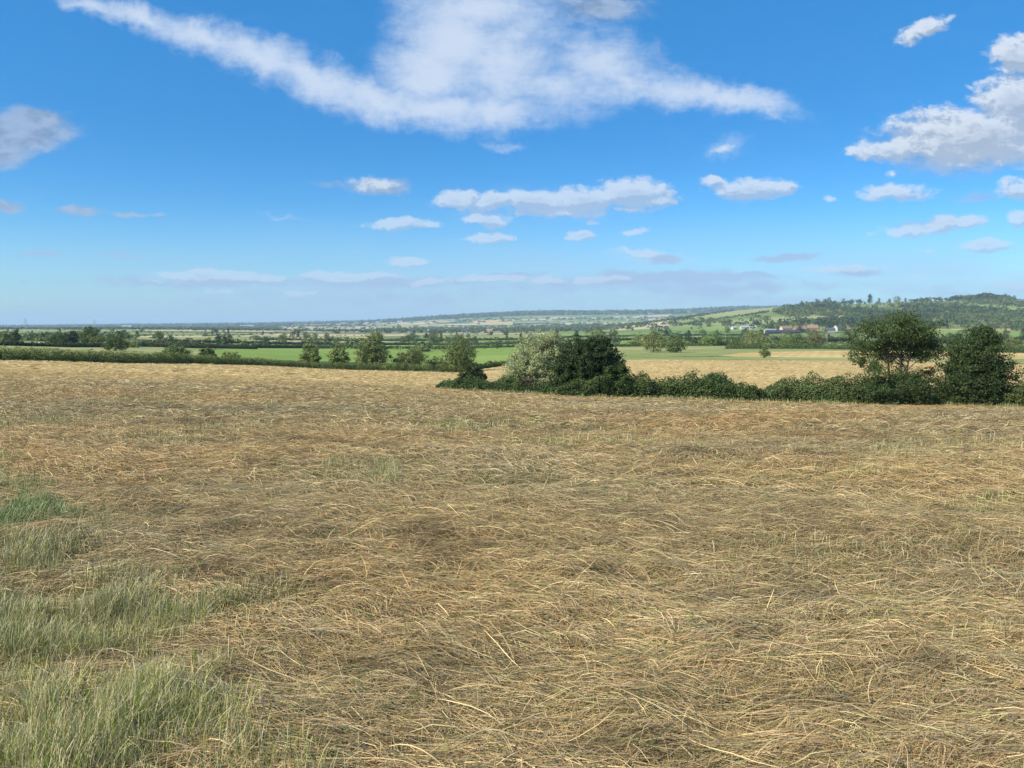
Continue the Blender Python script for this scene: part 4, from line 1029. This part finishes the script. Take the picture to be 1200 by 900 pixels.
building(917, 1150, 48, 14, 3.0, 2.8, R(-4), M_SHEET, M_SHEET, 'long low dark clad barn in front of the orange roofs', 'barn', 'barn', shed=True, chim=False)
building(903, 1200, 16, 12, 4, 2.5, R(8), M_STONE, M_PALE, 'pale roofed outbuilding at the left end of the dark barn', 'outbuilding', 'outbuilding', shed=True, chim=False)
building(937, 1215, 18, 9, 5.5, 4.5, R(5), M_BRICK, M_TILE, 'farmhouse with a long orange tiled roof behind the dark barn', 'farmhouse', 'farmhouse')
building(952, 1230, 16, 10, 6.5, 4.5, R(-12), M_BRICK, M_TILE, 'orange roofed brick house right of the long farmhouse', wins=3)
building(921, 1240, 18, 10, 6, 4, R(12), M_STONE, M_TILE, 'orange roofed stone house behind the middle of the dark barn')
building(982, 1240, 14, 9, 6, 4.2, R(30), M_RENDER, M_SLATE, 'white gabled house under the pale round tree')
building(992, 1235, 12, 9, 6, 4.0, R(70), M_BRICK, M_TILE, 'red brick house at the right end of the village')
building(972, 1180, 15, 9, 4, 3.2, R(0), M_RENDER, M_SLATE, 'low white bungalow left of the white gabled house', 'bungalow', 'bungalow')
building(860, 1480, 9, 8, 4, 2.5, R(20), M_RENDER, M_PALE, 'small white shed leftmost on the wooded slope', 'shed', 'shed', shed=True, chim=False)
building(873, 1470, 18, 9, 4.2, 2.6, R(5), M_RENDER, M_PALE, 'long white farm shed on the wooded slope left of the village', 'shed', 'shed', shed=True, chim=False)
building(882, 1465, 12, 9, 4, 2.5, R(-8), M_RENDER, M_PALE, 'white shed rightmost of the three on the wooded slope', 'shed', 'shed', shed=True, chim=False)
building(160, 335, 5, 3.5, 1.9, .8, R(-10), M_STONE, M_PALE, 'low pale field shelter beside the bushes on the left plain', 'shelter', 'field_shelter', shed=True, chim=False)
building(545, 1900, 14, 9, 6, 4, R(15), M_RENDER, M_SLATE, 'white farmhouse among trees in the middle of the plain', 'farmhouse', 'farmhouse')
building(574, 1950, 16, 9, 6, 4, R(-15), M_STONE, M_TILE, 'stone house right of the white farmhouse on the plain')
building(504, 2300, 14, 9, 6, 4, R(40), M_RENDER, M_SLATE, 'white cottage left of the farmhouse in the middle of the plain', 'cottage', 'cottage')
building(290, 5200, 90, 40, 8, 4, R(4), M_PALE, M_PALE, 'largest white warehouse far off on the left plain', 'warehouse', 'warehouse', shed=True, chim=False, dp=-4)
building(150, 5000, 60, 30, 9, 4, R(-6), M_PALE, M_PALE, 'small white warehouse far off left of the largest one', 'warehouse', 'warehouse', shed=True, chim=False, dp=-4)
for q in range(30):
    px_ = float(rng.uniform(340, 470)) if q % 2 else float(rng.uniform(655, 790)); Y_ = float(rng.uniform(4700, 6400))
    bw = rng.uniform(16, 44)
    building(px_, Y_, bw, rng.uniform(12, 20), rng.uniform(5, 8), 3, rng.uniform(-.5, .5), M_RENDER if q % 3 else M_PALE, M_PALE if q % 3 else M_TILE,
             ('long ' if bw > 34 else 'mid sized ' if bw > 24 else 'short ') + ('grey roofed ' if q % 3 else 'brown roofed ') + ('nearer ' if Y_ < 5500 else 'farther ') + ('building of the far town left of centre' if q % 2 else 'building of the far town below the long blue ridge'), 'building', 'building', 'far town left of centre' if q % 2 else 'far town below the ridge', shed=True, chim=False, dp=-5)

# --------------------------------------------------------------- poles and pylons
def pole(px, Y, h, label):
    p = at_y(px, Y); e = empty('utility_pole', p, R(15), label, 'utility pole', 'utility poles in the fields')
    m = MB(); m.tube([(0, 0, -.3), (0, 0, h * .5), (0, 0, h)], [.19, .16, .13], 8); m.build('post', M_WOOD, e)
    m = MB(); m.box(-1.3, 1.3, -.16, -.06, h - .7, h - .52); c = m.build('crossarm', M_WOOD, e)
    for x in (-1.15, 0, 1.15):
        m = MB(); m.tube([(x, -.11, h - .52), (x, -.11, h - .40), (x, -.11, h - .2)], [.05, .09, .04], 6); m.build('insulator', M_CERAMIC, c)
pole(969, 560, 7.5, 'wooden pole with crossarm in the meadow right of the dark barn')
pole(812, 640, 9, 'wooden pole standing by the hedge in the central pasture')
pole(1183, 520, 8, 'wooden pole in the pasture at the right edge')
pole(850, 620, 6.5, 'shortest wooden pole between the central pasture and the farm')
def pylon(px, Y, h, label):
    p = at_y(px, Y); e = empty('electricity_pylon', p, R(35), label, 'pylon', 'electricity pylons on the left plain')
    m = MB(); b = h * .11; lv = np.linspace(0, 1, 9)
    def half(t): return b * (1 - t) ** 1.3 + .5
    cs = [(-1, -1), (1, -1), (1, 1), (-1, 1)]
    for t0, t1 in zip(lv[:-1], lv[1:]):
        for k in range(4):
            a, c = cs[k], cs[(k + 1) % 4]; w0, w1 = half(t0), half(t1)
            m.tube([(a[0] * w0, a[1] * w0, t0 * h), (a[0] * w1, a[1] * w1, t1 * h)], [.22, .22], 4)
            m.tube([(a[0] * w0, a[1] * w0, t0 * h), (c[0] * w1, c[1] * w1, t1 * h)], [.12, .12], 4)
            m.tube([(c[0] * w0, c[1] * w0, t0 * h), (a[0] * w1, a[1] * w1, t1 * h)], [.12, .12], 4)
    m.build('tower', M_STEEL, e)
    for z, l in ((.62, .17), (.77, .21), (.91, .15)):
        m = MB(); z0 = z * h
        for s in (-1, 1):
            for yy in (-.6, .6):
                m.tube([(0, yy, z0), (s * l * h, 0, z0 + .4)], [.18, .1], 4); m.tube([(0, yy, z0 + 2.6), (s * l * h, 0, z0 + .5)], [.18, .1], 4)
        m.build('crossarm', M_STEEL, e)
pylon(30, 2300, 34, 'lattice pylon leftmost on the far plain')
pylon(111, 3100, 38, 'fainter lattice pylon right of the leftmost one')

# --------------------------------------------------------------- haze
def build_haze():
    m, N = new_mat('haze_air')
    v = N.new('ShaderNodeVolumePrincipled'); v.inputs['Color'].default_value = (.60, .83, 1.0, 1); v.inputs['Density'].default_value = HAZE
    v.inputs['Anisotropy'].default_value = .0
    o = N.new('ShaderNodeOutputMaterial'); N.l.new(v.outputs[0], o.inputs['Volume'])
    mb = MB(); S = 29500; zlo = float(FG.min()) - 2.5; mb.box(-S, S, -S, S, zlo, ZTOP)
    h = mb.build('haze', m); tag(h, 'pale blue haze in the air over the far plain', 'haze', kind='stuff'); h.display_type = 'WIRE'
HAZE = 8.0e-5
ZTOP = float(FG.max()) + 30
build_haze()
print('verts', sum(len(m.vertices) for m in bpy.data.meshes), 'ZTOP', ZTOP, 'zlo', FG.min())
